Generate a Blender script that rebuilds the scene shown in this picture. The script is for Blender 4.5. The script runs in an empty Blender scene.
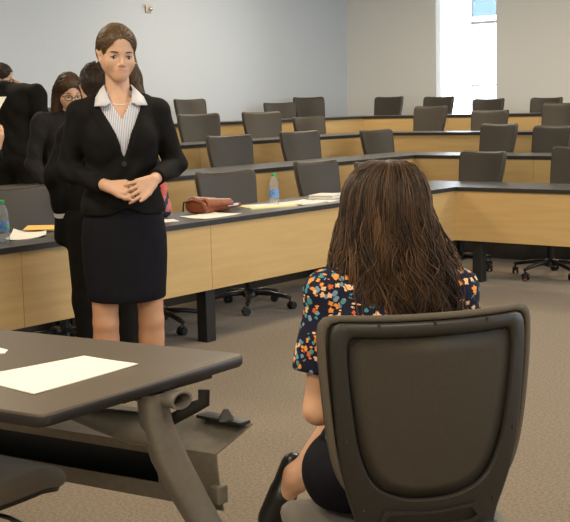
import bpy, bmesh, math, random
import numpy as np
from mathutils import Vector, Matrix, Euler
random.seed(7); RNG = np.random.default_rng(11)
SC = bpy.context.scene
COL = SC.collection
PI = math.pi
R = math.radians
V3 = lambda *a: np.array(a, float)

# ------------------------------------------------------------------ materials
def mat(name, base, rough=.5, metal=0., var=0., vscale=30., vstretch=(1, 1, 1), bump=0., bscale=200., bstretch=(1, 1, 1),
        spec=.5, base2=None, sheen=0., coat=0., trans=0., ior=1.45, detail=4.):
    m = bpy.data.materials.new(name); m.use_nodes = True
    nt = m.node_tree; N = nt.nodes; L = nt.links; b = N['Principled BSDF']
    b.inputs['Base Color'].default_value = (*base, 1); b.inputs['Roughness'].default_value = rough
    b.inputs['Metallic'].default_value = metal; b.inputs['Specular IOR Level'].default_value = spec
    b.inputs['Sheen Weight'].default_value = sheen; b.inputs['Coat Weight'].default_value = coat
    b.inputs['Transmission Weight'].default_value = trans; b.inputs['IOR'].default_value = ior
    tc = N.new('ShaderNodeTexCoord')
    def noise(scale, st):
        mp = N.new('ShaderNodeMapping'); mp.inputs['Scale'].default_value = st
        L.new(tc.outputs['Object'], mp.inputs['Vector'])
        n = N.new('ShaderNodeTexNoise'); n.inputs['Scale'].default_value = scale; n.inputs['Detail'].default_value = detail
        L.new(mp.outputs['Vector'], n.inputs['Vector']); return n
    if var or base2:
        n = noise(vscale, vstretch); rp = N.new('ShaderNodeValToRGB')
        c2 = base2 or tuple(c * (1 - var) for c in base); c1 = base if base2 else tuple(min(1, c * (1 + var)) for c in base)
        rp.color_ramp.elements[0].position = .3; rp.color_ramp.elements[1].position = .7
        rp.color_ramp.elements[0].color = (*c2, 1); rp.color_ramp.elements[1].color = (*c1, 1)
        L.new(n.outputs['Fac'], rp.inputs['Fac']); L.new(rp.outputs['Color'], b.inputs['Base Color'])
    if bump:
        n = noise(bscale, bstretch); bp = N.new('ShaderNodeBump'); bp.inputs['Strength'].default_value = bump
        bp.inputs['Distance'].default_value = .002
        L.new(n.outputs['Fac'], bp.inputs['Height']); L.new(bp.outputs['Normal'], b.inputs['Normal'])
    return m

M = {}
M['wall_left'] = mat('wall paint', (.545, .58, .62), .8, bump=.1, bscale=300)  # blue cast of the daylight is put into this wall colour
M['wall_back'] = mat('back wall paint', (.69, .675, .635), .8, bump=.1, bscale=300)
M['ceil'] = mat('ceiling tile', (.78, .77, .74), .9, var=.03, vscale=40)
M['carpet'] = mat('carpet', (.23, .168, .096), .95, base2=(.095, .068, .038), vscale=85, bump=.9, bscale=300, detail=6, spec=.1, sheen=.2)
M['riser'] = mat('dark rubber riser', (.035, .03, .026), .6, var=.15, vscale=12)
M['maple'] = mat('maple veneer', (.57, .385, .165), .38, base2=(.51, .335, .135), vscale=6, vstretch=(.35, .35, 5), bump=.03, bscale=60, bstretch=(.3, .3, 6), spec=.5)
M['seam'] = mat('panel seam', (.25, .15, .06), .6)
M['laminate'] = mat('charcoal laminate', (.085, .08, .074), .32, var=.08, vscale=250, spec=.55)
M['neartop'] = mat('warm charcoal laminate', (.098, .074, .048), .45, var=.08, vscale=250, spec=.5)
M['edge'] = mat('black edge band', (.022, .02, .019), .45, var=.1)
M['black_metal'] = mat('black powder coat', (.018, .017, .016), .42, var=.1, vscale=90)
M['plastic'] = mat('black plastic', (.02, .019, .018), .38, var=.1, vscale=60)
M['mesh_fabric'] = mat('chair fabric', (.056, .045, .032), .45, base2=(.042, .034, .024), vscale=300, bump=.35, bscale=650, spec=.42)
M['shell'] = mat('chair shell plastic', (.024, .021, .017), .42, var=.1, vscale=300, bump=.12, bscale=500, spec=.5)
M['back_mesh'] = mat('chair back mesh', (.048, .04, .029), .7, var=.2, vscale=500, bump=.4, bscale=700, spec=.3)
M['rimfab'] = mat('chair rim fabric', (.10, .083, .06), .75, var=.1, vscale=400, bump=.4, bscale=600, spec=.3)
M['seatfab'] = mat('seat fabric', (.11, .092, .068), .7, var=.12, vscale=400, bump=.4, bscale=600, spec=.35, sheen=.2)
M['skin'] = mat('skin', (.62, .37, .24), .48, var=.04, vscale=25, spec=.4)
M['skin_warm'] = mat('warm skin', (.64, .36, .22), .5, var=.05, vscale=25, spec=.4)
M['lips'] = mat('lips', (.56, .235, .175), .45)
M['hose'] = mat('tan stockings', (.49, .255, .14), .5, var=.05, vscale=20)
M['eyewhite'] = mat('eye white', (.6, .55, .5), .3)
M['iris'] = mat('iris', (.06, .045, .035), .25)
M['suit'] = mat('black suiting', (.010, .009, .008), .8, var=.2, vscale=25, bump=.3, bscale=30, spec=.12)
M['skirtm'] = mat('navy black skirt cloth', (.009, .0085, .0115), .8, var=.15, vscale=30, bump=.25, bscale=25, spec=.12)
M['shirtwhite'] = mat('white cotton', (.62, .61, .63), .75, var=.03, vscale=40, bump=.1, bscale=60)
M['pearl'] = mat('pearl', (.75, .68, .58), .25, spec=.6)
M['shoe'] = mat('black leather', (.015, .014, .013), .3, var=.1)
M['navycloth'] = mat('dark navy cloth', (.02, .022, .032), .8, var=.2, vscale=40)
M['greycloth'] = mat('dark grey cloth', (.018, .016, .015), .8, var=.2, vscale=40, spec=.15)
M['paper'] = mat('white paper', (.80, .755, .65), .7, var=.02, vscale=20)
M['sticky'] = mat('orange note paper', (.85, .50, .11), .7)
M['yellow'] = mat('yellow pad paper', (.86, .78, .36), .7, var=.03)
M['leather'] = mat('tan leather', (.27, .075, .022), .4, base2=(.18, .045, .014), vscale=14, bump=.25, bscale=90, spec=.5)
M['leather_dark'] = mat('dark leather', (.07, .028, .014), .45, var=.2)
M['lining'] = mat('pale lining', (.6, .62, .75), .5)
M['label_blue'] = mat('blue label', (.03, .12, .45), .4, base2=(.2, .38, .62), vscale=60)
M['label_green'] = mat('green label', (.10, .42, .12), .4)
M['cap_green'] = mat('green cap', (.03, .33, .09), .35)
M['silver'] = mat('silver paint', (.25, .23, .195), .36, metal=.35, var=.06, vscale=50)
M['silver_dark'] = mat('grey steel', (.225, .20, .155), .42, metal=.25, var=.08, vscale=50)
M['frame_white'] = mat('window frame', (.75, .77, .8), .4)
M['blind'] = mat('window blind', (.5, .58, .62), .7)
M['beige'] = mat('beige plastic', (.55, .49, .36), .5, var=.15, vscale=60)
M['brown_scrap'] = mat('brown scrap', (.16, .06, .03), .8)
M['chrome'] = mat('steel knob', (.5, .5, .48), .25, metal=.9)

def tint_mat(name, dark, light, rough=.42, spec=.4):
    m = bpy.data.materials.new(name); m.use_nodes = True; nt = m.node_tree; N = nt.nodes; L = nt.links; b = N['Principled BSDF']
    a = N.new('ShaderNodeAttribute'); a.attribute_name = 'tint'
    rp = N.new('ShaderNodeValToRGB'); rp.color_ramp.elements[0].color = (*dark, 1); rp.color_ramp.elements[1].color = (*light, 1)
    rp.color_ramp.elements[0].position = .1; rp.color_ramp.elements[1].position = .95
    L.new(a.outputs['Fac'], rp.inputs['Fac']); L.new(rp.outputs['Color'], b.inputs['Base Color'])
    b.inputs['Roughness'].default_value = rough; b.inputs['Specular IOR Level'].default_value = spec
    return m
M['hair_long'] = tint_mat('long brown hair', (.016, .0078, .0038), (.185, .098, .045), .5, .3)
M['hair_standing'] = tint_mat('light brown hair', (.05, .029, .015), (.29, .19, .105), .45, .35)
M['hair_dark'] = tint_mat('dark hair', (.014, .008, .005), (.06, .036, .022), .5, .3)
M['hair_brown'] = tint_mat('brown hair', (.03, .015, .008), (.15, .082, .042), .5, .3)
M['hair_ginger'] = tint_mat('ginger hair', (.20, .11, .05), (.42, .25, .12), .5, .3)
M['brow'] = mat('brow hair', (.05, .028, .016), .6)
M['lash'] = mat('lash', (.02, .013, .01), .6)

def stripes_mat():
    m = mat('striped shirt cotton', (.78, .77, .76), .75); nt = m.node_tree; N = nt.nodes; L = nt.links; b = N['Principled BSDF']
    tc = N.new('ShaderNodeTexCoord'); w = N.new('ShaderNodeTexWave'); w.wave_type = 'BANDS'; w.bands_direction = 'X'
    w.inputs['Scale'].default_value = 44; w.inputs['Distortion'].default_value = .6; w.inputs['Detail'].default_value = 1
    rp = N.new('ShaderNodeValToRGB'); rp.color_ramp.elements[0].position = .12; rp.color_ramp.elements[1].position = .36
    rp.color_ramp.elements[0].color = (.22, .23, .31, 1); rp.color_ramp.elements[1].color = (.68, .68, .71, 1)
    L.new(tc.outputs['Object'], w.inputs['Vector']); L.new(w.outputs['Fac'], rp.inputs['Fac']); L.new(rp.outputs['Color'], b.inputs['Base Color'])
    return m
M['stripes'] = stripes_mat()

def floral_mat():
    """navy cloth printed with small orange, peach and teal five-petal flowers and leaves"""
    m = mat('floral print cloth', (.01, .012, .032), .8, spec=.2); nt = m.node_tree; N = nt.nodes; L = nt.links; b = N['Principled BSDF']
    tc = N.new('ShaderNodeTexCoord')
    def math_(op, a=None, bb=None):
        n = N.new('ShaderNodeMath'); n.operation = op
        for i, q in enumerate((a, bb)):
            if q is None: continue
            if isinstance(q, (int, float)): n.inputs[i].default_value = q
            else: L.new(q, n.inputs[i])
        return n.outputs[0]
    def layer(scale, rad, petals, colors, keep, off):
        mp = N.new('ShaderNodeMapping'); mp.inputs['Location'].default_value = off
        L.new(tc.outputs['Object'], mp.inputs['Vector'])
        v = N.new('ShaderNodeTexVoronoi'); v.inputs['Scale'].default_value = scale; v.inputs['Randomness'].default_value = .9
        L.new(mp.outputs['Vector'], v.inputs['Vector'])
        s = N.new('ShaderNodeVectorMath'); s.operation = 'SUBTRACT'
        sc = N.new('ShaderNodeVectorMath'); sc.operation = 'SCALE'; sc.inputs['Scale'].default_value = 1.0
        L.new(mp.outputs['Vector'], s.inputs[0]); L.new(v.outputs['Position'], s.inputs[1])
        sp = N.new('ShaderNodeSeparateXYZ'); L.new(s.outputs[0], sp.inputs[0])
        ang = math_('ARCTAN2', sp.outputs['Z'], math_('ADD', sp.outputs['X'], math_('MULTIPLY', sp.outputs['Y'], .7)))
        pet = math_('MULTIPLY', math_('SINE', math_('MULTIPLY', ang, petals)), .22)
        r = math_('MULTIPLY', math_('ADD', pet, 1.), rad)
        inside = math_('LESS_THAN', v.outputs['Distance'], r)
        sc2 = N.new('ShaderNodeSeparateColor'); L.new(v.outputs['Color'], sc2.inputs[0])
        k = math_('MULTIPLY', inside, math_('LESS_THAN', sc2.outputs['Red'], keep))
        rp = N.new('ShaderNodeValToRGB'); rp.color_ramp.interpolation = 'CONSTANT'
        els = rp.color_ramp.elements
        while len(els) < len(colors): els.new(.5)
        for i, c in enumerate(colors): els[i].position = i / len(colors); els[i].color = (*c, 1)
        L.new(sc2.outputs['Green'], rp.inputs['Fac'])
        core = math_('LESS_THAN', v.outputs['Distance'], rad * .3)
        return k, rp.outputs['Color'], core
    orange, peach, teal, blue, rust = (.80, .30, .05), (.85, .52, .28), (.08, .25, .28), (.16, .30, .42), (.6, .13, .04)
    prev = None
    for args in ((52, .33, 2, [teal, blue, teal], .62, (.3, .1, .7)), (40, .33, 5, [orange, peach, orange, teal], .55, (0, 0, 0)), (62, .36, 5, [orange, peach, rust, peach], .42, (.17, .4, .05))):
        k, c, core = layer(*args)
        mx = N.new('ShaderNodeMix'); mx.data_type = 'RGBA'
        L.new(k, mx.inputs['Factor'])
        if prev is None: mx.inputs['A'].default_value = (.012, .013, .03, 1)
        else: L.new(prev, mx.inputs['A'])
        L.new(c, mx.inputs['B']); prev = mx.outputs['Result']
    L.new(prev, b.inputs['Base Color'])
    return m
M['floral'] = floral_mat()

def plaid_mat():
    m = mat('patterned red navy cloth', (.02, .02, .05), .8); nt = m.node_tree; N = nt.nodes; L = nt.links; b = N['Principled BSDF']
    tc = N.new('ShaderNodeTexCoord'); v = N.new('ShaderNodeTexVoronoi'); v.inputs['Scale'].default_value = 28
    rp = N.new('ShaderNodeValToRGB'); rp.color_ramp.interpolation = 'CONSTANT'; e = rp.color_ramp.elements
    e[0].color = (.02, .025, .06, 1); e[1].position = .42; e[1].color = (.5, .09, .08, 1); x = e.new(.75); x.color = (.42, .14, .12, 1)
    sp = N.new('ShaderNodeSeparateColor')
    L.new(tc.outputs['Object'], v.inputs['Vector']); L.new(v.outputs['Color'], sp.inputs[0]); L.new(sp.outputs['Red'], rp.inputs['Fac']); L.new(rp.outputs['Color'], b.inputs['Base Color'])
    return m
M['plaid'] = plaid_mat()

def clear_mat(name, tint, rough, fac):
    """thin clear sheet: mostly see-through with a fresnel reflection"""
    m = bpy.data.materials.new(name); m.use_nodes = True; nt = m.node_tree; N = nt.nodes; L = nt.links; N.remove(N['Principled BSDF'])
    t = N.new('ShaderNodeBsdfTransparent'); t.inputs[0].default_value = (*tint, 1)
    g = N.new('ShaderNodeBsdfGlossy'); g.inputs['Roughness'].default_value = rough
    f = N.new('ShaderNodeFresnel'); f.inputs['IOR'].default_value = fac
    x = N.new('ShaderNodeMixShader'); L.new(f.outputs[0], x.inputs[0]); L.new(t.outputs[0], x.inputs[1]); L.new(g.outputs[0], x.inputs[2])
    L.new(x.outputs[0], N['Material Output'].inputs['Surface']); return m
M['glass'] = clear_mat('window glass', (.97, .99, 1), .02, 1.45)
M['pet'] = clear_mat('clear bottle plastic', (1, 1, 1), .15, 1.18)
_n = M['pet'].node_tree; _d = _n.nodes.new('ShaderNodeBsdfDiffuse'); _d.inputs[0].default_value = (.75, .82, .9, 1); _x = _n.nodes.new('ShaderNodeMixShader'); _x.inputs[0].default_value = .13
_o = _n.nodes['Material Output']; _n.links.new(_o.inputs['Surface'].links[0].from_socket, _x.inputs[1]); _n.links.new(_d.outputs[0], _x.inputs[2]); _n.links.new(_x.outputs[0], _o.inputs['Surface'])
M['blind'] = clear_mat('translucent blind', (.35, .41, .43), .5, 1.15)

# ------------------------------------------------------------------ mesh helpers
def link_mesh(name, verts, faces, mats, parent=None, smooth=False, fmat=None, attr=None, loc=None, auto=None):
    me = bpy.data.meshes.new(name)
    me.from_pydata([tuple(v) for v in verts] if not isinstance(verts, np.ndarray) else verts.tolist(), [], faces if not isinstance(faces, np.ndarray) else faces.tolist())
    for m in (mats if isinstance(mats, (list, tuple)) else [mats]): me.materials.append(M[m] if isinstance(m, str) else m)
    if fmat is not None: me.polygons.foreach_set('material_index', np.asarray(fmat, np.int32))
    if smooth: me.polygons.foreach_set('use_smooth', np.ones(len(me.polygons), bool))
    if attr is not None:
        a = me.attributes.new('tint', 'FLOAT', 'POINT'); a.data.foreach_set('value', np.asarray(attr, np.float32))
    me.update()
    if auto is not None:
        bm = bmesh.new(); bm.from_mesh(me)
        for e in bm.edges:
            if len(e.link_faces) == 2 and e.calc_face_angle(0) > R(auto): e.smooth = False
        bm.to_mesh(me); bm.free()
        me.polygons.foreach_set('use_smooth', np.ones(len(me.polygons), bool)); me.update()
    o = bpy.data.objects.new(name, me); COL.objects.link(o)
    if parent is not None: o.parent = parent
    if loc is not None: o.location = loc
    return o

class MB:
    """collects shapes into one mesh"""
    def __init__(s): s.v = []; s.f = []; s.m = []
    def add(s, v, f, m=0):
        n = len(s.v); s.v += [tuple(map(float, p)) for p in v]; s.f += [tuple(i + n for i in q) for q in f]; s.m += [m] * len(f)
    def box(s, lo, hi, m=0, bev=0., rot=None, at=(0, 0, 0), seg=2):
        lo, hi = np.minimum(lo, hi).astype(float), np.maximum(lo, hi).astype(float)
        bm = bmesh.new(); bmesh.ops.create_cube(bm, size=1)
        c = (lo + hi) / 2; d = hi - lo
        for v in bm.verts: v.co = Vector((v.co.x * d[0] + c[0], v.co.y * d[1] + c[1], v.co.z * d[2] + c[2]))
        if bev: bmesh.ops.bevel(bm, geom=bm.edges[:], offset=min(bev, min(d) * .49), segments=seg, affect='EDGES', profile=.5)
        s.from_bm(bm, m, rot, at)
    def from_bm(s, bm, m=0, rot=None, at=(0, 0, 0)):
        mt = Matrix.Translation(at) @ (rot.to_4x4() if rot is not None else Matrix.Identity(4))
        bm.verts.index_update()
        s.add([mt @ v.co for v in bm.verts], [[v.index for v in f.verts] for f in bm.faces], m); bm.free()
    def tube(s, pts, rad, n=10, m=0, cap=True, flat=None):
        pts = [V3(*p) for p in pts]; k = len(pts); rad = rad if isinstance(rad, (list, tuple)) else [rad] * k
        rings = []; ref = None
        for i, p in enumerate(pts):
            t = pts[min(i + 1, k - 1)] - pts[max(i - 1, 0)]; t /= np.linalg.norm(t)
            if ref is None: ref = V3(0, 0, 1) if abs(t[2]) < .9 else V3(0, 1, 0)
            a = np.cross(t, ref); a /= np.linalg.norm(a); b = np.cross(a, t); ref = b
            fa, fb = (flat if flat else (1, 1))
            rings.append([p + rad[i] * (fa * math.cos(q) * a + fb * math.sin(q) * b) for q in np.linspace(0, 2 * PI, n, endpoint=False)])
        s.loft(rings, m, cap)
    def loft(s, rings, m=0, cap=True):
        n = len(rings[0]); v = [p for r in rings for p in r]; f = []
        for i in range(len(rings) - 1):
            for j in range(n):
                f.append((i * n + j, i * n + (j + 1) % n, (i + 1) * n + (j + 1) % n, (i + 1) * n + j))
        if cap: f.append(tuple(range(n))[::-1]); f.append(tuple((len(rings) - 1) * n + j for j in range(n)))
        s.add(v, f, m)
    def lathe(s, prof, n=20, m=0, c=(0, 0, 0), cap=True):
        s.loft([[(c[0] + r * math.cos(q), c[1] + r * math.sin(q), c[2] + z) for q in np.linspace(0, 2 * PI, n, endpoint=False)] for r, z in prof], m, cap)
    def prism(s, poly, z0, z1, m=0):
        n = len(poly); s.add([(*p, z0) for p in poly] + [(*p, z1) for p in poly],
                             [tuple(range(n))[::-1], tuple(range(n, 2 * n))] + [(i, (i + 1) % n, n + (i + 1) % n, n + i) for i in range(n)], m)
    def build(s, name, mats, parent=None, smooth=False, auto=None, loc=None):
        o = link_mesh(name, s.v, s.f, mats, parent, smooth, s.m, auto=auto, loc=loc)
        bm = bmesh.new(); bm.from_mesh(o.data); bmesh.ops.recalc_face_normals(bm, faces=bm.faces); bm.to_mesh(o.data); bm.free()
        return o

def tag(o, label=None, cat=None, group=None, kind=None):
    for k, v in (('label', label), ('category', cat), ('group', group), ('kind', kind)):
        if v: o[k] = v
    return o
def empty(name, loc=(0, 0, 0), rz=0.):
    o = bpy.data.objects.new(name, None); COL.objects.link(o); o.location = loc; o.rotation_euler = (0, 0, rz); o.empty_display_size = .1
    return o
def kids(o): return [c for c in bpy.data.objects if c.parent == o]
def copy_tree(o, parent=None):
    c = o.copy(); COL.objects.link(c); c.parent = parent
    for ch in kids(o): copy_tree(ch, c)
    return c

# ------------------------------------------------------------------ implicit surfaces (smooth bodies, clothes, hair masses)
def d_cone(P, a, b, ra, rb):
    ba = b - a; t = np.clip(((P - a) @ ba) / (ba @ ba), 0, 1)
    return np.linalg.norm(P - a - t[:, None] * ba, axis=1) - (ra + (rb - ra) * t)
def d_ell(P, c, r, rot=None):
    Q = P - c
    if rot is not None: Q = Q @ rot
    k0 = np.linalg.norm(Q / r, axis=1); k1 = np.linalg.norm(Q / (r * r), axis=1)
    return k0 * (k0 - 1) / np.maximum(k1, 1e-6)
def smin(a, b, k):
    h = np.maximum(k - np.abs(a - b), 0) / k
    return np.minimum(a, b) - h * h * k * .25
def smax(a, b, k): return -smin(-a, -b, k)
class SDF:
    def __init__(s): s.ops = []
    def cone(s, a, b, ra, rb, k=.03, sub=False): s.ops.append(('c', V3(*a), V3(*b), ra, rb, k, sub)); return s
    def ell(s, c, r, k=.03, sub=False, rot=None): s.ops.append(('e', V3(*c), V3(*r), rot, None, k, sub)); return s
    def chain(s, pts, rads, k=.03):
        for i in range(len(pts) - 1): s.cone(pts[i], pts[i + 1], rads[i], rads[i + 1], k)
        return s
    def fn(s, f): s.ops.append(('f', f)); return s
    def merge(s, other, k=.01, c=(0, 0, 1), rad=9.): s.ops.append(('m', other, k, V3(*c), rad)); return s
    def __call__(s, P):
        d = np.full(len(P), 9.)
        for o in s.ops:
            if o[0] == 'f': d = o[1](P, d); continue
            if o[0] == 'm':
                k = np.linalg.norm(P - o[3], axis=1) < o[4]
                if k.any(): d = d.copy(); d[k] = smin(d[k], o[1](P[k]), o[2])
                continue
            q = d_cone(P, o[1], o[2], o[3], o[4]) if o[0] == 'c' else d_ell(P, o[1], o[2], o[3])
            d = smax(d, -q, o[5]) if o[6] else smin(d, q, o[5])
        return d
def surf(fn, lo, hi, h, B=8):
    lo = np.array(lo, float); hi = np.array(hi, float)
    nb = np.ceil((hi - lo) / h / B).astype(int); n = nb * B
    g = [lo[i] + (np.arange(nb[i]) * B + (B - 1) / 2) * h for i in range(3)]
    C = np.stack(np.meshgrid(*g, indexing='ij'), -1).reshape(-1, 3)
    dc = fn(C); act = np.abs(dc) < h * B * 1.9 + .012
    V = np.where(dc < 0, -1., 1.).reshape(*nb, 1, 1, 1) * np.ones((1, 1, 1, B, B, B))
    V = V.reshape(-1, B, B, B)
    off = np.stack(np.meshgrid(*[np.arange(B) - (B - 1) / 2] * 3, indexing='ij'), -1).reshape(-1, 3) * h
    idx = np.nonzero(act)[0]
    for s in range(0, len(idx), 400):
        ii = idx[s:s + 400]; P = (C[ii][:, None, :] + off[None]).reshape(-1, 3)
        V[ii] = fn(P).reshape(-1, B, B, B)
    V = V.reshape(*nb, B, B, B).transpose(0, 3, 1, 4, 2, 5).reshape(*n)
    S = V < 0
    c = [(slice(i, n[0] - 1 + i), slice(j, n[1] - 1 + j), slice(k, n[2] - 1 + k)) for i in (0, 1) for j in (0, 1) for k in (0, 1)]
    cnt = sum(S[q].astype(np.int8) for q in c); mask = (cnt > 0) & (cnt < 8)
    I = np.argwhere(mask); ids = -np.ones(mask.shape, int); ids[mask] = np.arange(len(I))
    acc = np.zeros((len(I), 3)); num = np.zeros(len(I))
    cor = [(i, j, k) for i in (0, 1) for j in (0, 1) for k in (0, 1)]
    val = {q: V[I[:, 0] + q[0], I[:, 1] + q[1], I[:, 2] + q[2]] for q in cor}
    for a in cor:
        for ax in range(3):
            if a[ax]: continue
            b = list(a); b[ax] = 1; b = tuple(b); va, vb = val[a], val[b]; x = (va < 0) != (vb < 0)
            t = np.where(x, va / np.where(x, va - vb, 1), 0)
            p = np.array(a, float)[None] + t[:, None] * (np.array(b) - np.array(a))[None]
            acc[x] += p[x]; num[x] += 1
    verts = lo + (I + acc / np.maximum(num, 1)[:, None]) * h
    F = []
    for ax in range(3):
        u, w = [(1, 2), (2, 0), (0, 1)][ax]
        sl0 = [slice(None)] * 3; sl1 = [slice(None)] * 3; sl0[ax] = slice(0, -1); sl1[ax] = slice(1, None)
        a = S[tuple(sl0)]; b = S[tuple(sl1)]; E = np.argwhere(a != b)
        E = E[(E[:, u] > 0) & (E[:, w] > 0) & (E[:, u] < n[u] - 1) & (E[:, w] < n[w] - 1)]
        if not len(E): continue
        ins = a[E[:, 0], E[:, 1], E[:, 2]]
        def cell(du, dw):
            q = E.copy(); q[:, u] -= du; q[:, w] -= dw; return ids[q[:, 0], q[:, 1], q[:, 2]]
        q = np.stack([cell(1, 1), cell(0, 1), cell(0, 0), cell(1, 0)], 1)
        q[~ins] = q[~ins][:, ::-1]; F.append(q)
    F = np.concatenate(F); F = F[(F >= 0).all(1)]
    return verts, F
def sdf_obj(name, fn, lo, hi, h, mats, parent, fmat=None):
    v, f = surf(fn, lo, hi, h)
    fm = None
    if fmat is not None:
        cen = v[f].mean(1); fm = fmat(cen)
    return link_mesh(name, v, f, mats, parent, True, fm)

def tubes(polys, rads, tints, sides=3):
    """polys: (S, K, 3) strands; returns verts, faces, per-vertex tint"""
    P = np.asarray(polys); S, K, _ = P.shape
    T = np.gradient(P, axis=1); T /= np.linalg.norm(T, axis=2, keepdims=True) + 1e-9
    ref = np.where(np.abs(T[..., :1]) < .8, V3(1, 0, 0), V3(0, 1, 0))
    A = np.cross(T, ref); A /= np.linalg.norm(A, axis=2, keepdims=True) + 1e-9; Bn = np.cross(T, A)
    q = np.arange(sides) * 2 * PI / sides
    Vt = P[:, :, None, :] + rads[:, :, None, None] * (np.cos(q)[None, None, :, None] * A[:, :, None] + np.sin(q)[None, None, :, None] * Bn[:, :, None])
    vid = np.arange(S * K * sides).reshape(S, K, sides)
    a = vid[:, :-1]; b = vid[:, 1:]
    F = np.stack([a, np.roll(a, -1, 2), np.roll(b, -1, 2), b], -1).reshape(-1, 4)
    return Vt.reshape(-1, 3), F, np.repeat(tints, K * sides) if tints.ndim == 1 else np.repeat(tints.reshape(-1), sides)

# ================================================================== camera
cam = bpy.data.cameras.new('camera'); co = bpy.data.objects.new('camera', cam); COL.objects.link(co); SC.camera = co
FOC = 1162.5
cam.sensor_width = 36; cam.sensor_fit = 'HORIZONTAL'; cam.lens = FOC / 570 * 36; cam.clip_start = .05
r_ = Vector((.77485828, .63161006, -.02575637)); u_ = Vector((-.06413997, .11909095, .99080947)); w_ = Vector((-.62887258, .76608490, -.13279007))
mw = Matrix.Identity(4)
for i in range(3): mw[i][0] = r_[i]; mw[i][1] = u_[i]; mw[i][2] = -w_[i]
mw.translation = (4.6603, -7.7861, 1.3991)
co.matrix_world = mw

# ================================================================== the room
DX, DY, RISE, DEP, TOP = 1.3285, 1.4695, .1647, .56, .74   # row pitch left / back, tier rise, table depth, table height
XW, YW, XE, YE, HC = -5.355, 5.93, 7.6, -11.0, 3.6
def struct(name, mb, mats, auto=None): return tag(mb.build(name, mats, auto=auto), kind='structure')
b = MB(); b.box((XW, YE, -.1), (XE, YW, 0)); struct('floor', b, 'carpet')
for k in (1, 2, 3):
    b = MB(); z0, z1 = (k - 1) * RISE, k * RISE; xe = -k * DX + .16; ye = k * DY - .14
    poly = [(XW, YE + 2), (xe, YE + 2), (xe, ye), (XE, ye), (XE, YW), (XW, YW)]
    b.prism(poly, z0, z1)
    b.m = [0, 0] + [1] * 6
    struct('floor_tier', b, ['carpet', 'riser'])
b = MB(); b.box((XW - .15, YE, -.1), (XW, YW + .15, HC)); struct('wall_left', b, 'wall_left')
# back wall with a window opening
WX0, WX1, WZ0, WZ1 = -3.855, -2.935, 1.0, 3.2
b = MB()
for lo, hi in (((XW, YW, -.1), (WX0, YW + .15, HC)), ((WX1, YW, -.1), (XE, YW + .15, HC)), ((WX0, YW, -.1), (WX1, YW + .15, WZ0)), ((WX0, YW, WZ1), (WX1, YW + .15, HC))): b.box(lo, hi)
struct('wall_back', b, 'wall_back')
b = MB(); b.box((XE, YE, -.1), (XE + .15, YW + .15, HC)); struct('wall_right', b, 'wall_back')
b = MB(); b.box((XW - .15, YE - .15, -.1), (XE + .15, YE, HC)); struct('wall_front', b, 'wall_left')
b = MB(); b.box((XW - .15, YE - .15, HC), (XE + .15, YW + .15, HC + .1)); struct('ceiling', b, 'ceil')
win = tag(empty('window_1', ((WX0 + WX1) / 2, YW, WZ0)), kind='structure')
hw = (WX1 - WX0) / 2; hz = WZ1 - WZ0; b = MB(); mx = .035
for lo, hi in (((-hw, .10, 0), (hw, .13, .05)), ((-hw, .10, hz - .05), (hw, .13, hz)), ((mx, .10, 0), (mx + .010, .13, hz)), ((mx - .01, .09, 1.40), (hw, .13, 1.435)), ((mx, .10, .585), (hw, .12, .605))): b.box(lo, hi, bev=.004)
b.build('window_frame', 'frame_white', win)
b = MB(); b.box((-hw, .113, .02), (hw, .119, hz - .02)); b.build('window_glass', 'glass', win)
b = MB()
b.box((mx + .016, .10, 1.50), (hw, .104, hz - .05))
b.build('window_blind', 'blind', win)
fx = empty('wall_sensor', (XW + .002, 2.0, 2.56)); tag(fx, 'small square beige sensor high on the left wall', 'wall sensor')
b = MB(); b.box((0, -.05, -.045), (.02, .045, .05), bev=.006); b.build('mounting_plate', 'beige', fx, auto=30)
b = MB(); b.tube([(.018, .01, -.003), (.05, .01, -.003), (.058, .01, -.003)], [.024, .02, .008], 14); b.build('sensor_dome', 'chrome', fx, auto=40)
b = MB(); b.tube([(.012, -.045, .02), (.03, -.07, .03), (.02, -.09, .045)], .006, 6); b.build('lead', 'beige', fx, True)

# ------------------------------------------------------------------ the tiers of lecture tables
def bank(k, side, label):
    """one straight run of tables; local frame at the floor under the inner corner, mitred there"""
    t = empty('lecture_table', (-(k - 1) * DX, (k - 1) * DY, (k - 1) * RISE))
    tag(t, label, 'table', 'long tables of the lecture room')
    L = {'L': 6.3 + (k - 1) * 1.3, 'R': 5.2 + (k - 1) * 1.3}[side]
    def P(s, d):  # s along the run, d back from the front edge
        return (-d, -s) if side == 'L' else (s, d)
    def quad(s0, s1, d0, d1, mit=True):
        return [P(s0 - (d0 if mit else 0), d0), P(s1, d0), P(s1, d1), P(s0 - (d1 if mit else 0), d1)]
    b = MB(); b.prism(quad(0, L, 0, DEP), TOP - .004, TOP, 0); b.prism(quad(0, L, .002, DEP - .002), TOP - .031, TOP - .004, 1)
    b.build('tabletop', ['laminate', 'edge'], t)
    b = MB(); b.prism(quad(0, L, .028, .045), .325, TOP - .031, 1)
    pitch = 1.39 if side == 'L' else 1.22; s = 0
    if k > 1 and side == 'L': pitch = 1.49
    while s < L:
        e = min(L, s + pitch); m0 = s == 0
        q = [P(s + (.0015 if not m0 else -.012), .012), P(e - .0015, .012), P(e - .0015, .028), P(s + (.0015 if not m0 else -.028), .028)]
        b.prism(q, .324, TOP - .031, 0); s = e
    b.build('modesty_panel', ['maple', 'seam'], t)
    s = .11 if side == 'R' else .02; first = True
    ls = [.11 + .0] + [x for x in np.arange(pitch * 2, L, pitch * 2)] if side == 'R' else [x - .06 for x in np.arange(pitch * 2, L, pitch * 2)]
    for s in ls:
        b = MB(); p0 = P(s - .0, .05); p1 = P(s + .08, .13); b.box((*p0, 0), (*p1, TOP - .031), bev=.004)
        b.build('leg', 'black_metal', t)
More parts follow.
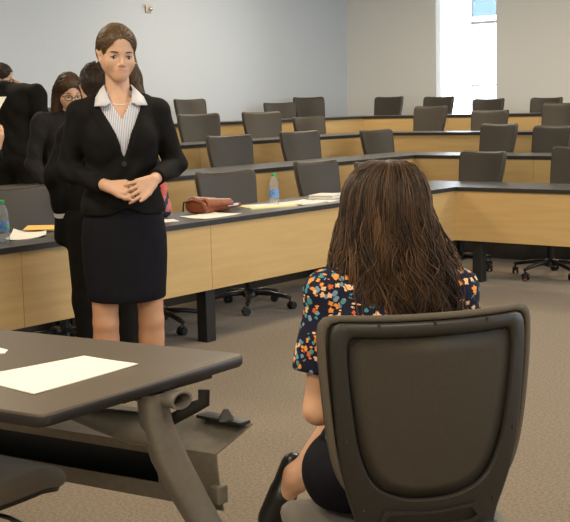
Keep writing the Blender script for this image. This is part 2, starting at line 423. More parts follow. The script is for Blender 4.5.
names = ['front', 'second', 'third', 'topmost']
for k in (1, 2, 3, 4):
    bank(k, 'L', f'{names[k-1]} row maple fronted table run along the left side of the room')
    bank(k, 'R', f'{names[k-1]} row maple fronted table run facing front, below the window wall')

# ------------------------------------------------------------------ swivel chair
def ray_poly(poly, th):
    """distance from the origin to polygon in direction th"""
    d = (math.cos(th), math.sin(th)); best = 0
    for i in range(len(poly)):
        (x0, y0), (x1, y1) = poly[i], poly[(i + 1) % len(poly)]
        ex, ey = x1 - x0, y1 - y0; den = d[0] * ey - d[1] * ex
        if abs(den) < 1e-9: continue
        t = (x0 * ey - y0 * ex) / den; s = (x0 * d[1] - y0 * d[0]) / den
        if t > 0 and -1e-6 <= s <= 1 + 1e-6: best = max(best, t)
    return best
def smooth_poly(half, it=3):
    """mirror a right-hand half outline and round it by corner cutting"""
    p = half + [(-x, y) for x, y in half[::-1] if abs(x) > 1e-6]
    for _ in range(it):
        q = []
        for i in range(len(p)):
            a, c = p[i], p[(i + 1) % len(p)]
            q += [(a[0] * .75 + c[0] * .25, a[1] * .75 + c[1] * .25), (a[0] * .25 + c[0] * .75, a[1] * .25 + c[1] * .75)]
        p = q
    return p
CB = .73   # height about which the back outline is described
OUT = smooth_poly([(0, .964), (.11, .966), (.175, .970), (.226, .974), (.229, .915), (.222, .8), (.21, .67), (.186, .59), (.166, .54), (.16, .48), (.1, .47), (0, .47)])
INN = smooth_poly([(0, .925), (.1, .926), (.155, .930), (.184, .934), (.184, .87), (.172, .76), (.158, .68), (.125, .615), (.065, .587), (0, .582)])
RIM = smooth_poly([(0, .968), (.11, .970), (.175, .974), (.235, .979), (.238, .915), (.229, .8), (.214, .68), (.185, .61), (.12, .56), (0, .545)])
OUT = [(x * .965, y - .008 * (y > .9)) for x, y in OUT]
OUT, INN, RIM = [[(x, y - CB) for x, y in q] for q in (OUT, INN, RIM)]
def back_y(x, z):
    """the curved, reclined sheet of the backrest, y of the point (x, z)"""
    t = (z - .5) / .47
    return -.225 - .135 * t - .012 * math.sin(max(0, min(1, t)) * PI) + .75 * x * x * (.55 + .45 * t) + .004
NTH = 144
def ring(poly, f, dy): 
    out = []
    for i in range(NTH):
        th = 2 * PI * i / NTH; d = ray_poly(poly, th) * f; x, z = d * math.cos(th), CB + d * math.sin(th)
        out.append((x, back_y(x, z) + dy, z))
    return out
def make_chair():
    t = empty('swivel_chair')
    # front cushion of the back
    b = MB(); fs = [.25, .5, .75, .9, .97]
    rings = [ring(RIM, .2, .036)] + [ring(RIM, f, .036) for f in (.5, .75, .9)] + [ring(RIM, .965, .034), ring(RIM, .99, .027), ring(RIM, 1.005, .014), ring(RIM, 1.0, .002), ring(RIM, .97, -.003)]
    b.loft(rings, 0, True); b.build('backrest', 'mesh_fabric', t, smooth=True)
    # fabric rim seen from behind
    b = MB(); b.loft([ring(RIM, 1.0, .003), ring(RIM, 1.012, -.003), ring(RIM, 1.004, -.012), ring(RIM, .955, -.014), ring(RIM, .95, .0)], 0, False); b.build('rim_piping', 'rimfab', t, smooth=True)
    # moulded rear frame with the shield-shaped opening
    b = MB()
    b.loft([ring(OUT, .985, -.0), ring(OUT, 1.0, -.008), ring(OUT, .985, -.02), ring(OUT, .96, -.024), ring(INN, 1.07, -.024), ring(INN, 1.03, -.024), ring(INN, 1.0, -.018), ring(INN, .985, -.006)], 0, False)
    for x, z in ((.0, .952), (-.12, .952), (.12, .952), (.19, .72), (-.19, .72), (.15, .57), (-.15, .57)):
        y = back_y(x, z) - .024; b.tube([(x, y + .004, z), (x, y - .003, z)], [.004, .003], 8)
    b.build('back_frame', 'shell', t, auto=50)
    b = MB(); rg = [ring(INN, f, -.014) for f in (.2, .5, .8, .99)]; b.loft(rg[::-1], 0, True); b.build('back_mesh', 'back_mesh', t, smooth=True)
    # raised grip slot low in the frame
    b = MB()
    outer = [(-.105, .522), (-.12, .536), (-.105, .566), (0, .556), (.105, .566), (.12, .536), (.105, .522), (0, .514)]
    inn = [(x * .9, .542 + (z - .542) * .6) for x, z in outer]
    b.loft([[(x, back_y(x, z) - .02, z) for x, z in outer], [(x, back_y(x, z) - .034, z) for x, z in outer], [(x, back_y(x, z) - .034, z) for x, z in inn], [(x, back_y(x, z) - .022, z) for x, z in inn]], 0, True)
    b.build('grip_slot', 'shell', t, auto=40)
    # seat
    b = MB(); prof = []
    sp = smooth_poly([(0, .245), (.13, .24), (.215, .22), (.25, .15), (.258, 0), (.245, -.13), (.2, -.215), (.1, -.235), (0, -.235)], 2)
    def srow(f, z, w=0): return [(x * f, y * f, z - (.03 * max(0, y * f - .12) / .12) + .012 * (abs(x * f) / .25) ** 2) for x, y in sp]
    b.loft([srow(f, z) for f, z in ((.25, .462), (.6, .464), (.85, .466), (.94, .464), (.985, .453), (1.0, .438), (.99, .424), (.96, .416))], 0, True)
    b.build('seat', 'seatfab', t, smooth=True)
    b = MB(); b.loft([srow(f, z) for f, z in ((.955, .42), (.93, .402), (.6, .385), (.3, .375))], 0, True); b.build('seat_pan', 'plastic', t, auto=50)
    b = MB(); b.box((-.07, -.1, .345), (.07, .1, .385), bev=.012); b.tube([(0, -.06, .365), (0, -.17, .366), (0, -.2, .372)], [.03, .03, .02], 10, flat=(1.5, .5))
    for s in (-1, 1): b.tube([(s * .03, -.15, .37), (s * .11, -.225, .4), (s * .135, -.235, .46), (s * .142, -.242, .52)], [.018, .018, .02, .018], 8)
    b.build('back_bracket', 'plastic', t, auto=50)
    b = MB(); b.tube([(.06, .03, .37), (.2, .03, .37), (.245, .03, .362)], [.006, .006, .006], 8); b.tube([(.235, .03, .362), (.25, .03, .361), (.29, .03, .36), (.3, .03, .36)], [.008, .014, .014, .006], 10, flat=(1, .5)); b.build('lever', 'plastic', t, smooth=True)
    b = MB(); b.lathe([(.02, .2), (.02, .36)], 14); b.lathe([(.03, .1), (.03, .26), (.024, .262)], 14); b.build('gas_column', 'plastic', t, auto=40)
    b = MB(); b.lathe([(.03, .075), (.055, .085), (.055, .115), (.04, .135), (.03, .14)], 20); b.build('base_hub', 'plastic', t, auto=40)
    for i in range(5):
        a = 2 * PI * i / 5 + PI / 2; c, s = math.cos(a), math.sin(a)
        b = MB(); b.tube([(.03 * c, .03 * s, .112), (.16 * c, .16 * s, .108), (.27 * c, .27 * s, .088), (.305 * c, .305 * s, .08)], [.024, .021, .018, .014], 8, flat=(1, .8))
        lg = b.build('base_leg', 'plastic', t, smooth=True)
        b = MB(); b.tube([(.3 * c, .3 * s, .09), (.3 * c, .3 * s, .04)], .008, 8)
        ca = a + 1.1 + i; ax = V3(-math.sin(ca), math.cos(ca), 0); ce = V3(.3 * c, .3 * s, .028) + .012 * V3(math.cos(ca), math.sin(ca), 0)
        for w in (-1, 1): b.tube([ce + ax * w * .008, ce + ax * w * .024], [.028, .026], 16)
        b.box((-.02, -.01, -.012), (.02, .01, .03), bev=.006, rot=Matrix.Rotation(ca, 3, 'Z'), at=(ce[0], ce[1], .035))
        b.build('caster', 'plastic', lg, auto=40)
    return t
proto = make_chair()
LOW = ('base_hub', 'base_leg')
used = [False]
def chair(x, y, z, yaw, dz, label, group, base_turn=0., tilt=0.):
    o = proto if not used[0] else copy_tree(proto); used[0] = True
    o.location = (x, y, z); o.rotation_euler = (0, 0, R(yaw - 90)); tag(o, label, 'chair', group)
    for c in kids(o):
        nm = c.name.split('.')[0]
        if nm in LOW: c.rotation_euler = (0, 0, R(base_turn))
        elif nm == 'gas_column': pass
        else:
            c.location = (0, 0, dz)
            if tilt and nm in ('backrest', 'rim_piping', 'back_frame', 'back_mesh', 'grip_slot'):
                p = Vector((0, -.235, .5)); q = Matrix.Rotation(R(tilt), 3, 'X'); c.rotation_euler = (R(tilt), 0, 0); c.location = Vector((0, 0, dz)) + p - q @ p
    return o
SW = 'charcoal swivel chairs behind the tiered tables'
chairs = [
 (-.33, .67, 0, -99, -.006, 'charcoal swivel chair in front row beside the inner table corner, black base visible', 20),
 (.50, .67, 0, -104, .030, 'charcoal swivel chair cut off at the right frame edge, lowest row', 0),
 (-1.01, 2.14, RISE, -106, .026, 'charcoal swivel chair of the second row, directly above the front row corner chair', 5),
 (-.44, 2.14, RISE, -106, .002, 'charcoal swivel chair of the second row cut off by the right frame edge', 5),
 (-2.68, 3.61, 2 * RISE, -97, .040, 'charcoal swivel chair, leftmost of the third row below the window', 5),
 (-1.89, 3.62, 2 * RISE, -93, -.02, 'charcoal swivel chair of the third row, just right of the window', 5),
 (-1.07, 3.61, 2 * RISE, -104, .045, 'charcoal swivel chair of the third row cut off by the right frame edge', 5),
 (-4.25, 5.08, 3 * RISE, -95, .006, 'charcoal swivel chair in the top row standing alone left of the window', 5),
 (-3.47, 5.08, 3 * RISE, -95, -.011, 'charcoal swivel chair in the top row at the left half of the window', 5),
 (-2.75, 5.08, 3 * RISE, -98, -.055, 'charcoal swivel chair in the top row at the right half of the window', 5),
 (-1.97, 5.08, 3 * RISE, -103, -.060, 'charcoal swivel chair in the top row farthest right of the window', 5),
 (-.67, -1.73, 0, -20, -.030, 'charcoal swivel chair behind the brown leather bag, turned to the camera', 40),
 (-.70, -.56, 0, -6, -.016, 'charcoal swivel chair behind the yellow pad and folder, beside seated woman\'s hair', 30),
 (-.67, .20, 0, -5, -.06, 'charcoal swivel chair whose back just shows over the seated woman\'s head', 10),
 (-.66, -3.42, 0, 2, -.016, 'charcoal swivel chair behind the orange sticky note at the left frame edge', 10),
 (-.68, -2.62, 0, -4, -.03, 'charcoal swivel chair hidden behind the standing woman, its base showing by her legs', 60),
 (-2.03, -.14, RISE, -15, .008, 'charcoal swivel chair one row above the chair behind the leather bag', 5),
 (-2.02, .87, RISE, -12, .011, 'charcoal swivel chair one row above the water bottle, middle of second row', 5),
 (-2.01, 2.16, RISE, -7, -.016, 'charcoal swivel chair of the second row nearest the inner corner, above seated woman', 5),
 (-3.39, .88, 2 * RISE, -21, .031, 'charcoal swivel chair of the third row next to the standing woman\'s shoulder', 5),
 (-3.39, 1.88, 2 * RISE, -21, .030, 'charcoal swivel chair of the third row, second from the standing woman', 5),
 (-3.34, 2.72, 2 * RISE, -9, -.042, 'charcoal swivel chair of the third row nearest the inner corner, left side', 5),
 (-4.67, 2.18, 3 * RISE, -5, .030, 'bluish charcoal swivel chair in the top row beside the standing woman', 5),
 (-4.69, 3.80, 3 * RISE, -16, -.036, 'bluish charcoal swivel chair, lower of the pair near the room corner, top row', 5),
 (-4.70, 4.41, 3 * RISE, -19, .028, 'bluish charcoal swivel chair in the top row closest to the room corner', 5),
 (-4.66, .12, 3 * RISE, 2, -.027, 'dark swivel chair in the top row between the man with glasses and smiling woman', 5),
 (-3.33, -.98, 2 * RISE, -2, .032, 'dark swivel chair in the third row between the man with glasses and smiling woman', 5)]
for x, y, z, yaw, dz, lab, bt in chairs: chair(x + .05 * math.cos(R(yaw)), y + .05 * math.sin(R(yaw)), z, yaw, dz, lab, SW, bt)
FAZ = 142.; FW = V3(math.cos(R(FAZ)), math.sin(R(FAZ)), 0); FO = V3(3.40, -5.80, 0) + FW * .345
FC = V3(3.40, -5.80, 0) + FW * .265 + V3(.775, .63, 0) * .008
fg = chair(FC[0], FC[1], 0, FAZ, -.012, 'large grey swivel chair seen from behind with the seated woman in it', 'swivel chairs in the foreground', 0, -10); fg.scale = (.965, 1, 1)
chair(2.19, -6.15, 0, 94, .045, 'swivel chair whose seat corner pokes in at bottom left under the near table', 'swivel chairs in the foreground')

# ------------------------------------------------------------------ near flip-top table
nt_ = tag(empty('folding_table', (2.635, -5.495, 0)), 'dark topped flip table with silver legs in the left foreground', 'table')
def rot2(a): return V3(math.cos(a), math.sin(a))
ux = rot2(R(189.)); uy = rot2(R(-87.))
F0 = V3(0, 0); N0 = F0 + uy * .72
far_ = F0 + ux * 1.8; near_ = N0 + ux * 1.8
def rounded(poly, r, n=6):
    out = []
    for i in range(len(poly)):
        p = poly[i]; a = poly[i - 1] - p; c = poly[(i + 1) % len(poly)] - p; a = a / np.linalg.norm(a); c = c / np.linalg.norm(c)
        p0, p2 = p + a * r, p + c * r
        for t in np.linspace(0, 1, n): out.append(tuple((1 - t) ** 2 * p0 + 2 * t * (1 - t) * p + t * t * p2))
    return out
P4 = [F0, N0, near_, far_]
cen2 = sum(P4) / 4
def inset(poly, d): return [(p[0] + (cen2[0] - p[0]) / np.hypot(*(cen2 - p)) * d, p[1] + (cen2[1] - p[1]) / np.hypot(*(cen2 - p)) * d) for p in poly]
rp = rounded(P4, .025)
b = MB()
rows = [(inset(rp, .012), .742, 0), (inset(rp, .004), .7405, 0), (rp, .735, 1), (rp, .717, 1), (inset(rp, .006), .71, 1)]
b.loft([[(x, y, z) for x, y in q] for q, z, _ in rows], 0, True)
n4 = len(rp); b.m = [0] * (n4 * 2) + [1] * (n4 * 2) + [0, 1]
b.build('tabletop', ['neartop', 'edge'], nt_, auto=40)
# sprung leg column: swept from the hinge under the top to the floor at the far side
def leg_col(x):
    b = MB(); path = [(.0, -.325, .70), (.0, -.312, .62), (.01, -.28, .52), (.02, -.22, .40), (.03, -.16, .29), (.035, -.11, .17), (.04, -.08, .07), (.04, -.07, .045)]
    rad = [.03, .036, .043, .043, .04, .036, .034, .03]
    rings = []
    for (px, py, pz), r in zip(path, rad):
        rings.append([(x + px + .030 * (abs(math.cos(q)) ** .6) * math.copysign(1, math.cos(q)), py + r * 1.15 * (abs(math.sin(q)) ** .6) * math.copysign(1, math.sin(q)), pz) for q in np.linspace(0, 2 * PI, 20, endpoint=False)])
    b.loft(rings, 0, True); b.build('leg', 'silver', nt_, auto=45)
    b = MB(); b.tube([(x, .02, .045), (x, -.1, .06), (x, -.34, .06), (x, -.6, .045)], [.022, .03, .03, .02], 10, flat=(1, .6))
    b.lathe([(.02, 0), (.024, .02), (.012, .035)], 12, c=(x, .0, .0)); b.lathe([(.02, 0), (.024, .02), (.012, .035)], 12, c=(x, -.59, .0))
    b.build('foot', 'silver', nt_, auto=45)
for x in (-.03, -1.6): leg_col(x)
b = MB()   # tapering beam between the legs
rings = []
for s, h, w, zz in ((-.03, .042, .03, .60), (-.10, .042, .034, .60), (-.2, .03, .028, .608), (-.32, .016, .016, .62), (-1.3, .016, .016, .62), (-1.5, .04, .034, .6), (-1.6, .04, .034, .6)):
    rings.append([(s, -.315 + s * .15 + w * math.cos(q), zz + h * (abs(math.sin(q)) ** .7) * math.copysign(1, math.sin(q))) for q in np.linspace(0, 2 * PI, 16, endpoint=False)])
b.loft(rings, 0, True); b.build('cross_beam', 'silver', nt_, auto=50)
b = MB()   # open oval tube of the flip hinge
for s0 in (0.,):
    ringo = lambda x, k: [(x + .03, -.29 + .036 * k * math.cos(q), 0.682 + .022 * k * math.sin(q)) for q in np.linspace(0, 2 * PI, 20, endpoint=False)]
    b.loft([ringo(-.14, 1), ringo(-.02, 1), ringo(.012, 1.02), ringo(.012, .8), ringo(-.06, .78)], 0, True)
b.build('hinge_tube', 'silver', nt_, auto=40)
for bx in (-.085, -1.62):
    b = MB(); b.box((bx, -.42, .69), (bx + .055, -.1, .712), bev=.004); b.build('top_bracket', 'black_metal', nt_, auto=30)
b = MB()
b.tube([(-.05, -.25, .605), (.0, -.205, .64), (.02, -.19, .652), (.022, -.19, .685)], [.010, .011, .011, .010], 8, flat=(.5, 1.5)); b.build('hinge_bracket', 'black_metal', nt_, auto=40)
b = MB()   # sloping cable tray with drop front and cut-out
def slab(p, q, r2, s2, th, m=0):
    p, q, r2, s2 = (V3(*v) for v in (p, q, r2, s2)); n = np.cross(q - p, s2 - p); n /= np.linalg.norm(n); n *= th
    vs = [p, q, r2, s2, p - n, q - n, r2 - n, s2 - n]; b.add(vs, [(0, 1, 2, 3), (7, 6, 5, 4), (0, 4, 5, 1), (1, 5, 6, 2), (2, 6, 7, 3), (3, 7, 4, 0)], m)
def tx(s, y, z): return (s, y + s * .15, z)
slab(tx(.0, .02, .545), tx(-1.65, .02, .545), tx(-1.65, -.13, .497), tx(.0, -.13, .497), .004)
x0, x1 = -1.65, .0
slab(tx(x1, -.13, .497), tx(x0, -.13, .497), tx(x0, -.128, .47), tx(x1, -.128, .47), .004)
slab(tx(x1, -.118, .385), tx(x0, -.118, .385), tx(x0, -.108, .335), tx(x1, -.108, .335), .004)
slab(tx(x1, -.128, .47), tx(-.2, -.128, .47), tx(-.2, -.118, .385), tx(x1, -.118, .385), .004)
slab(tx(-1.5, -.128, .47), tx(x0, -.128, .47), tx(x0, -.118, .385), tx(-1.5, -.118, .385), .004)
slab(tx(-.2, -.0, .53), tx(x0, -.0, .53), tx(x0, .0, .34), tx(-.2, -.0, .34), .004, 1)
slab(tx(-.2, -.108, .337), tx(x0, -.108, .337), tx(x0, .0, .337), tx(-.2, .0, .337), .004, 1)
b.box((.0 - .02, -.14, .36), (.012, -.10, .41), bev=.004)
b.build('cable_tray', ['silver_dark', 'black_metal'], nt_)
b = MB(); b.box((-.16, -.035, .548), (.0, .012, .558), bev=.002); b.tube([(-.06, -.02, .555), (-.06, -.02, .585)], [.03, .008], 4); b.build('tray_clip', 'black_metal', nt_, auto=30)

# ------------------------------------------------------------------ papers and things on the tables
def sheet(name, pts, z, mats, label, cat, group=None, th=.0025, curl=0., extra=None):
    """thin sheet through four corner points (counter-clockwise), gently lifted at the corners"""
    c = np.mean(np.array(pts), 0); n = 7; vs = []; A, B_, C_, D_ = [V3(*p) for p in pts]
    for i in range(n):
        for j in range(n):
            u, v = i / (n - 1), j / (n - 1); p = (1 - u) * (1 - v) * A + u * (1 - v) * B_ + u * v * C_ + (1 - u) * v * D_ - c
            vs.append((p[0], p[1], th + curl * (abs(2 * u - 1) ** 3 * abs(2 * v - 1) ** 2)))
    m = len(vs); vs += [(x, y, zz - th) for x, y, zz in vs]; f = []
    for i in range(n - 1):
        for j in range(n - 1):
            a = i * n + j; f += [(a, a + n, a + n + 1, a + 1), (m + a + 1, m + a + n + 1, m + a + n, m + a)]
    bd = [i * n for i in range(n)] + [(n - 1) * n + j for j in range(1, n)] + [i * n + n - 1 for i in range(n - 2, -1, -1)] + [j for j in range(n - 2, 0, -1)]
    for i in range(len(bd)): a, q = bd[i], bd[(i + 1) % len(bd)]; f.append((a, m + a, m + q, q))
    o = link_mesh(name, vs, f, mats, None, False, loc=(c[0], c[1], z))
    bm = bmesh.new(); bm.from_mesh(o.data); bmesh.ops.recalc_face_normals(bm, faces=bm.faces); bm.to_mesh(o.data); bm.free()
    return tag(o, label, cat, group)
ZT = TOP + .0005; PG = 'loose papers on the front row table'
def four(c, l, w, a):
    d = rot2(R(a)); e = V3(-d[1], d[0]); c = V3(*c)
    return [c - d * l / 2 - e * w / 2, c + d * l / 2 - e * w / 2, c + d * l / 2 + e * w / 2, c - d * l / 2 + e * w / 2]
sheet('paper_sheet', [(2.513, -6.11), (2.488, -5.751), (2.292, -5.763), (2.24, -6.09)], .7425, 'paper', 'large white sheet lying on the near flip table', 'paper', curl=.001)
sheet('paper_sheet', [(2.075, -5.86), (2.045, -5.825), (1.85, -5.80), (1.88, -6.02)], .7425, 'paper', 'white sheet at left frame edge on the near flip table, only a corner visible', 'paper')
sheet('paper_sheet', [(-.22, -4.10), (-.20, -3.86), (-.36, -3.72), (-.62, -3.74), (-.5, -4.1)][:4], ZT, 'paper', 'white sheet under the orange note, by the left water bottle', 'paper', PG, curl=.012)
sheet('paper_sheet', [(-.46, -3.68), (-.40, -3.55), (-.55, -3.46), (-.6, -3.6)], ZT, 'paper', 'small white slip behind the orange sticky note', 'paper', PG, curl=.006)
sheet('sticky_note', [(-.50, -3.77), (-.36, -3.67), (-.53, -3.50), (-.67, -3.60)], ZT + .012, 'sticky', 'bright orange sticky note on the front table at the far left', 'sticky note', th=.004)
sheet('paper_sheet', [(-.24, -3.2), (-.12, -2.93), (-.25, -2.85), (-.4, -3.1)], ZT, 'paper', 'white sheet corner sticking out beside the standing woman\'s skirt', 'paper', PG)
sheet('paper_sheet', [(-.06, -2.79), (-.075, -2.43), (-.30, -2.44), (-.30, -2.74)], ZT, 'paper', 'white sheet lying in front of the brown leather bag', 'paper', PG, curl=.004)
pad = empty('legal_pad', (-.27, -1.955, ZT), 0); tag(pad, 'yellow legal pad with white top sheet beside the right water bottle', 'notepad')
b = MB(); b.box((-.11, -.17, 0), (.11, .17, .009), rot=Matrix.Rotation(R(-22), 3, 'Z')); b.build('page_block', 'yellow', pad)
b = MB(); b.box((-.10, -.13, .009), (.06, .17, .0115), rot=Matrix.Rotation(R(-22), 3, 'Z')); b.build('top_sheet', 'paper', pad)
sheet('paper_sheet', [(-.07, -1.52), (-.12, -1.36), (-.28, -1.40), (-.24, -1.56)], ZT, 'paper', 'white sheet at the edge just left of the seated woman\'s hair', 'paper', PG)
sheet('folder', [(-.10, -1.80), (-.09, -1.52), (-.32, -1.50), (-.34, -1.80)], ZT, 'paper', 'cream folder lying right of the water bottle', 'folder', th=.008, curl=.004)
bk = MB(); bk.box((-.09, -.11, .002), (.09, .11, .02), bev=.002, rot=Matrix.Rotation(R(15), 3, 'Z')); bk.box((-.094, -.114, .02), (.094, .114, .024), bev=.001, rot=Matrix.Rotation(R(15), 3, 'Z')); bk.box((-.094, -.114, 0), (.094, .114, .003), rot=Matrix.Rotation(R(15), 3, 'Z'))
bo = bk.build('book', 'paper', None, loc=(-.34, -1.21, ZT)); tag(bo, 'cream paperback in front of the chair beside seated woman\'s hair', 'book')
def bottle(x, y, label, lab2):
    t = empty('water_bottle', (x, y, ZT)); tag(t, label, 'bottle', 'water bottles on the front table')
    b = MB(); b.lathe([(.012, .004), (.026, 0), (.031, .006), (.0325, .03), (.03, .04), (.0325, .05), (.0325, .12), (.03, .128), (.0325, .136), (.031, .15), (.022, .178), (.0135, .192), (.0125, .2)], 24)
    b.build('bottle_body', 'pet', t, smooth=True)
    b = MB(); b.lathe([(.0331, .055), (.0334, .056), (.0334, .104), (.0331, .105)], 24, cap=False)
    if lab2: b.lathe([(.0338, .07), (.0339, .071), (.0339, .09), (.0338, .091)], 24, 1, cap=False); b.m = [0] * 72 + [1 if i % 24 < 12 else 0 for i in range(72)]
    b.build('bottle_label', ['label_blue', 'label_green'], t, smooth=True)
    b = MB(); b.lathe([(.0145, .196), (.0152, .198), (.0152, .212), (.013, .215)], 16); b.build('bottle_cap', 'cap_green', t, auto=40)
bottle(-.28, -1.865, 'clear water bottle with blue label in front of the tiered chairs', False)
bottle(-.225, -4.11, 'clear water bottle with blue and green label at the left frame edge', True)
# leather bag
bag = empty('handbag', (-.36, -2.385, ZT), R(96)); bag.scale = (.88, 1, 1); tag(bag, 'brown leather handbag lying on the front table', 'bag')
s_ = SDF().cone((-.17, 0, .045), (.10, 0, .04), .042, .035, .02).cone((-.17, .05, .05), (.1, .06, .03), .042, .028, .05).cone((-.16, -.04, .04), (.1, -.05, .035), .038, .032, .04)
s_.fn(lambda P, d: smax(d, .002 - P[:, 2], .01)).fn(lambda P, d: smax(d, np.abs(P[:, 0] + .03) - .165, .02))
sdf_obj('bag_body', s_, (-.26, -.14, -.01), (.2, .16, .13), .005, 'leather', bag)
f_ = SDF().cone((-.15, -.05, .06), (.11, -.06, .045), .035, .03, .02).cone((-.15, .05, .068), (.11, .06, .05), .035, .028, .05)
f_.fn(lambda P, d: smax(np.abs(d) - .004, .055 - P[:, 2] + .02 * P[:, 1] / .1, .006)).fn(lambda P, d: smax(d, np.abs(P[:, 0] + .02) - .155, .008))
sdf_obj('bag_flap', f_, (-.26, -.14, 0), (.2, .16, .13), .004, 'leather', bag)
b = MB(); b.tube([(-.196, -.07, .01), (-.2, -.05, .07), (-.2, .02, .085), (-.198, .09, .07), (-.196, .1, .012)], .006, 8); b.build('edge_piping', 'leather_dark', bag, smooth=True)
b = MB(); b.box((.06, -.088, .03), (.19, -.08, .046), bev=.003); b.build('zip_band', 'lining', bag)
b = MB(); b.tube([(.13, -.01, .02), (.2, -.06, .028), (.27, -.05, .03), (.30, 0, .02), (.27, .05, .02), (.2, .04, .02), (.14, .03, .02)], .007, 8, flat=(1, 1.8)); b.build('bag_strap', 'leather', bag, smooth=True)
# patterned pouch beside the standing woman's skirt
s_ = SDF().cone((0, 0, .05), (0, 0, .19), .045, .032, .02).ell((.0, .0, .05), (.055, .04, .05), .03).fn(lambda P, d: smax(d, -P[:, 2], .006))
po = empty('fabric_pouch', (-.40, -2.78, ZT)); tag(po, 'red and navy patterned pouch standing on the table behind standing woman', 'pouch')
sdf_obj('pouch_body', s_, (-.08, -.08, -.01), (.08, .08, .25), .006, 'plaid', po)
b = MB(); b.tube([(-.02, 0, .21), (-.015, 0, .25), (.015, 0, .25), (.02, 0, .21)], .004, 6); b.build('pouch_loop', 'navycloth', po, smooth=True)
s_ = SDF().ell((0, 0, .012), (.02, .008, .012), .01).cone((0, 0, .01), (.012, .004, .03), .005, .003, .01)
tag(sdf_obj('leaf_scrap', s_, (-.04, -.03, -.005), (.04, .03, .05), .004, 'brown_scrap', None), 'tiny brown scrap on the carpet in front of the right table', 'scrap').location = (.46, .24, .001)

# ================================================================== people
def rotm(yaw=0, pitch=0, roll=0):
    return np.array(Euler((R(pitch), R(roll), R(yaw)), 'XYZ').to_matrix())
def head_sdf(c, Rm, fem=True, scale=1.):
    """a face and skull about the point between the ears"""
    s = SDF(); j = 1. if fem else 1.08
    s.ell((0, -.012, .03), (.074, .093, .087)).ell((0, .03, -.022), (.060, .06, .082), .03)
    s.ell((0, .045, .045), (.058, .045, .045), .03)
    for q in (-1, 1):
        s.cone((q * .047 * j, .008, -.046), (q * .011, .066, -.092 * j), .02, .014, .03)
        s.ell((q * .04, .058, -.038), (.024, .026, .026), .025)
    s.cone((0, .035, -.055), (0, .069, -.088 * j), .04, .0175, .035)
    for q in (-1, 1):
        s.cone((q * .012, .084, .007), (q * .045, .066, .007), .009, .008, .016)
        s.ell((q * .032, .093, -.0165), (.0165, .014, .0092), .009, sub=True)
        s.cone((q * .071, -.004, -.004), (q * .077, -.018, .008), .007, .009, .008).cone((q * .072, -.002, -.034), (q * .077, -.018, .008), .006, .008, .008)
    s.cone((0, .083, .004), (0, .1015, -.044), .0055, .009, .012)
    for q in (-1, 1): s.ell((q * .010, .091, -.048), (.0075, .010, .0065), .008)
    s.ell((0, .081, -.068), (.027, .012, .018), .014)
    for q in (-1, 1):
        s.cone((0, .0935, -.0655), (q * .023, .083, -.0685), .0042, .0022, .004)
        s.cone((0, .0925, -.0752), (q * .019, .083, -.0718), .005, .0026, .004)
    s.cone((0, .097, -.0702), (.022, .085, -.0702), .0014, .001, .003, sub=True).cone((0, .097, -.0702), (-.022, .085, -.0702), .0014, .001, .003, sub=True)
    nx = V3(1 / .95, 1, 1) if fem else V3(1, 1, 1)
    f = lambda P: s((P - c) @ Rm / scale * nx) * scale * (.95 if fem else 1)
    return f
def lip_mask(c, Rm, scale=1.):
    def g(P):
        q = (P - c) @ Rm / scale; x = np.abs(q[:, 0]); w = 1 - (x / .025) ** 2
        up = (q[:, 2] < -.0618 - .005 * (x / .02)) ; lo = q[:, 2] > -.0705 - .0085 * np.clip(w, 0, 1) ** .7
        return ((x < .0245) & up & lo & (q[:, 1] > .07)).astype(int)
    return g
def hand_sdf(w, d, n, side, curl=(25, 35, 25), spread=4, scale=1., thumb=(.55, .75, -.25)):
    """w wrist, d wrist-to-knuckle direction, n back-of-hand normal, side = +1 when the thumb lies along d x n"""
    w, d, n = V3(*w), V3(*d), V3(*n); d /= np.linalg.norm(d); n -= d * (n @ d); n /= np.linalg.norm(n); t = np.cross(d, n) * side
    s = SDF()
    for i in range(4):
        k = w + d * (.083 - .004 * abs(i - 1)) * scale + t * (.032 - .0215 * i) * scale
        s.cone(w + t * (.016 - .011 * i) * scale + d * .004, k, .0125 * scale, .0108 * scale, .014 * scale)
    for i in range(4):
        k = w + d * (.083 - .004 * abs(i - 1)) * scale + t * (.032 - .0215 * i) * scale
        L = (.072, .08, .074, .057)[i] * scale; a = 0; p = k; sp = R(spread * (1.5 - i)); fd = d * math.cos(sp) + t * math.sin(sp)
        fs = SDF()
        for jn, (fr, rr) in enumerate(((.48, .0083), (.29, .0076), (.23, .0068))):
            a += R(curl[jn]); q = p + (fd * math.cos(a) - n * math.sin(a)) * L * fr
            fs.cone(p, q, rr * scale * 1.02, rr * scale * .94, .003); p = q
        s.merge(fs, .003)
    b0 = w + d * .018 * scale + t * .02 * scale; td = d * thumb[0] + t * thumb[1] + n * thumb[2]; td /= np.linalg.norm(td)
    p1 = b0 + td * .04 * scale; t2 = td * .6 + d * .6; t2 /= np.linalg.norm(t2); p2 = p1 + t2 * .032 * scale; t3 = t2 * .75 + d * .5; t3 /= np.linalg.norm(t3); p3 = p2 + t3 * .024 * scale
    s.cone(b0, p1, .014 * scale, .0115 * scale, .012).cone(p1, p2, .0105 * scale, .0095 * scale, .004).cone(p2, p3, .0095 * scale, .0078 * scale, .004)
    return s, w + d * .07 * scale
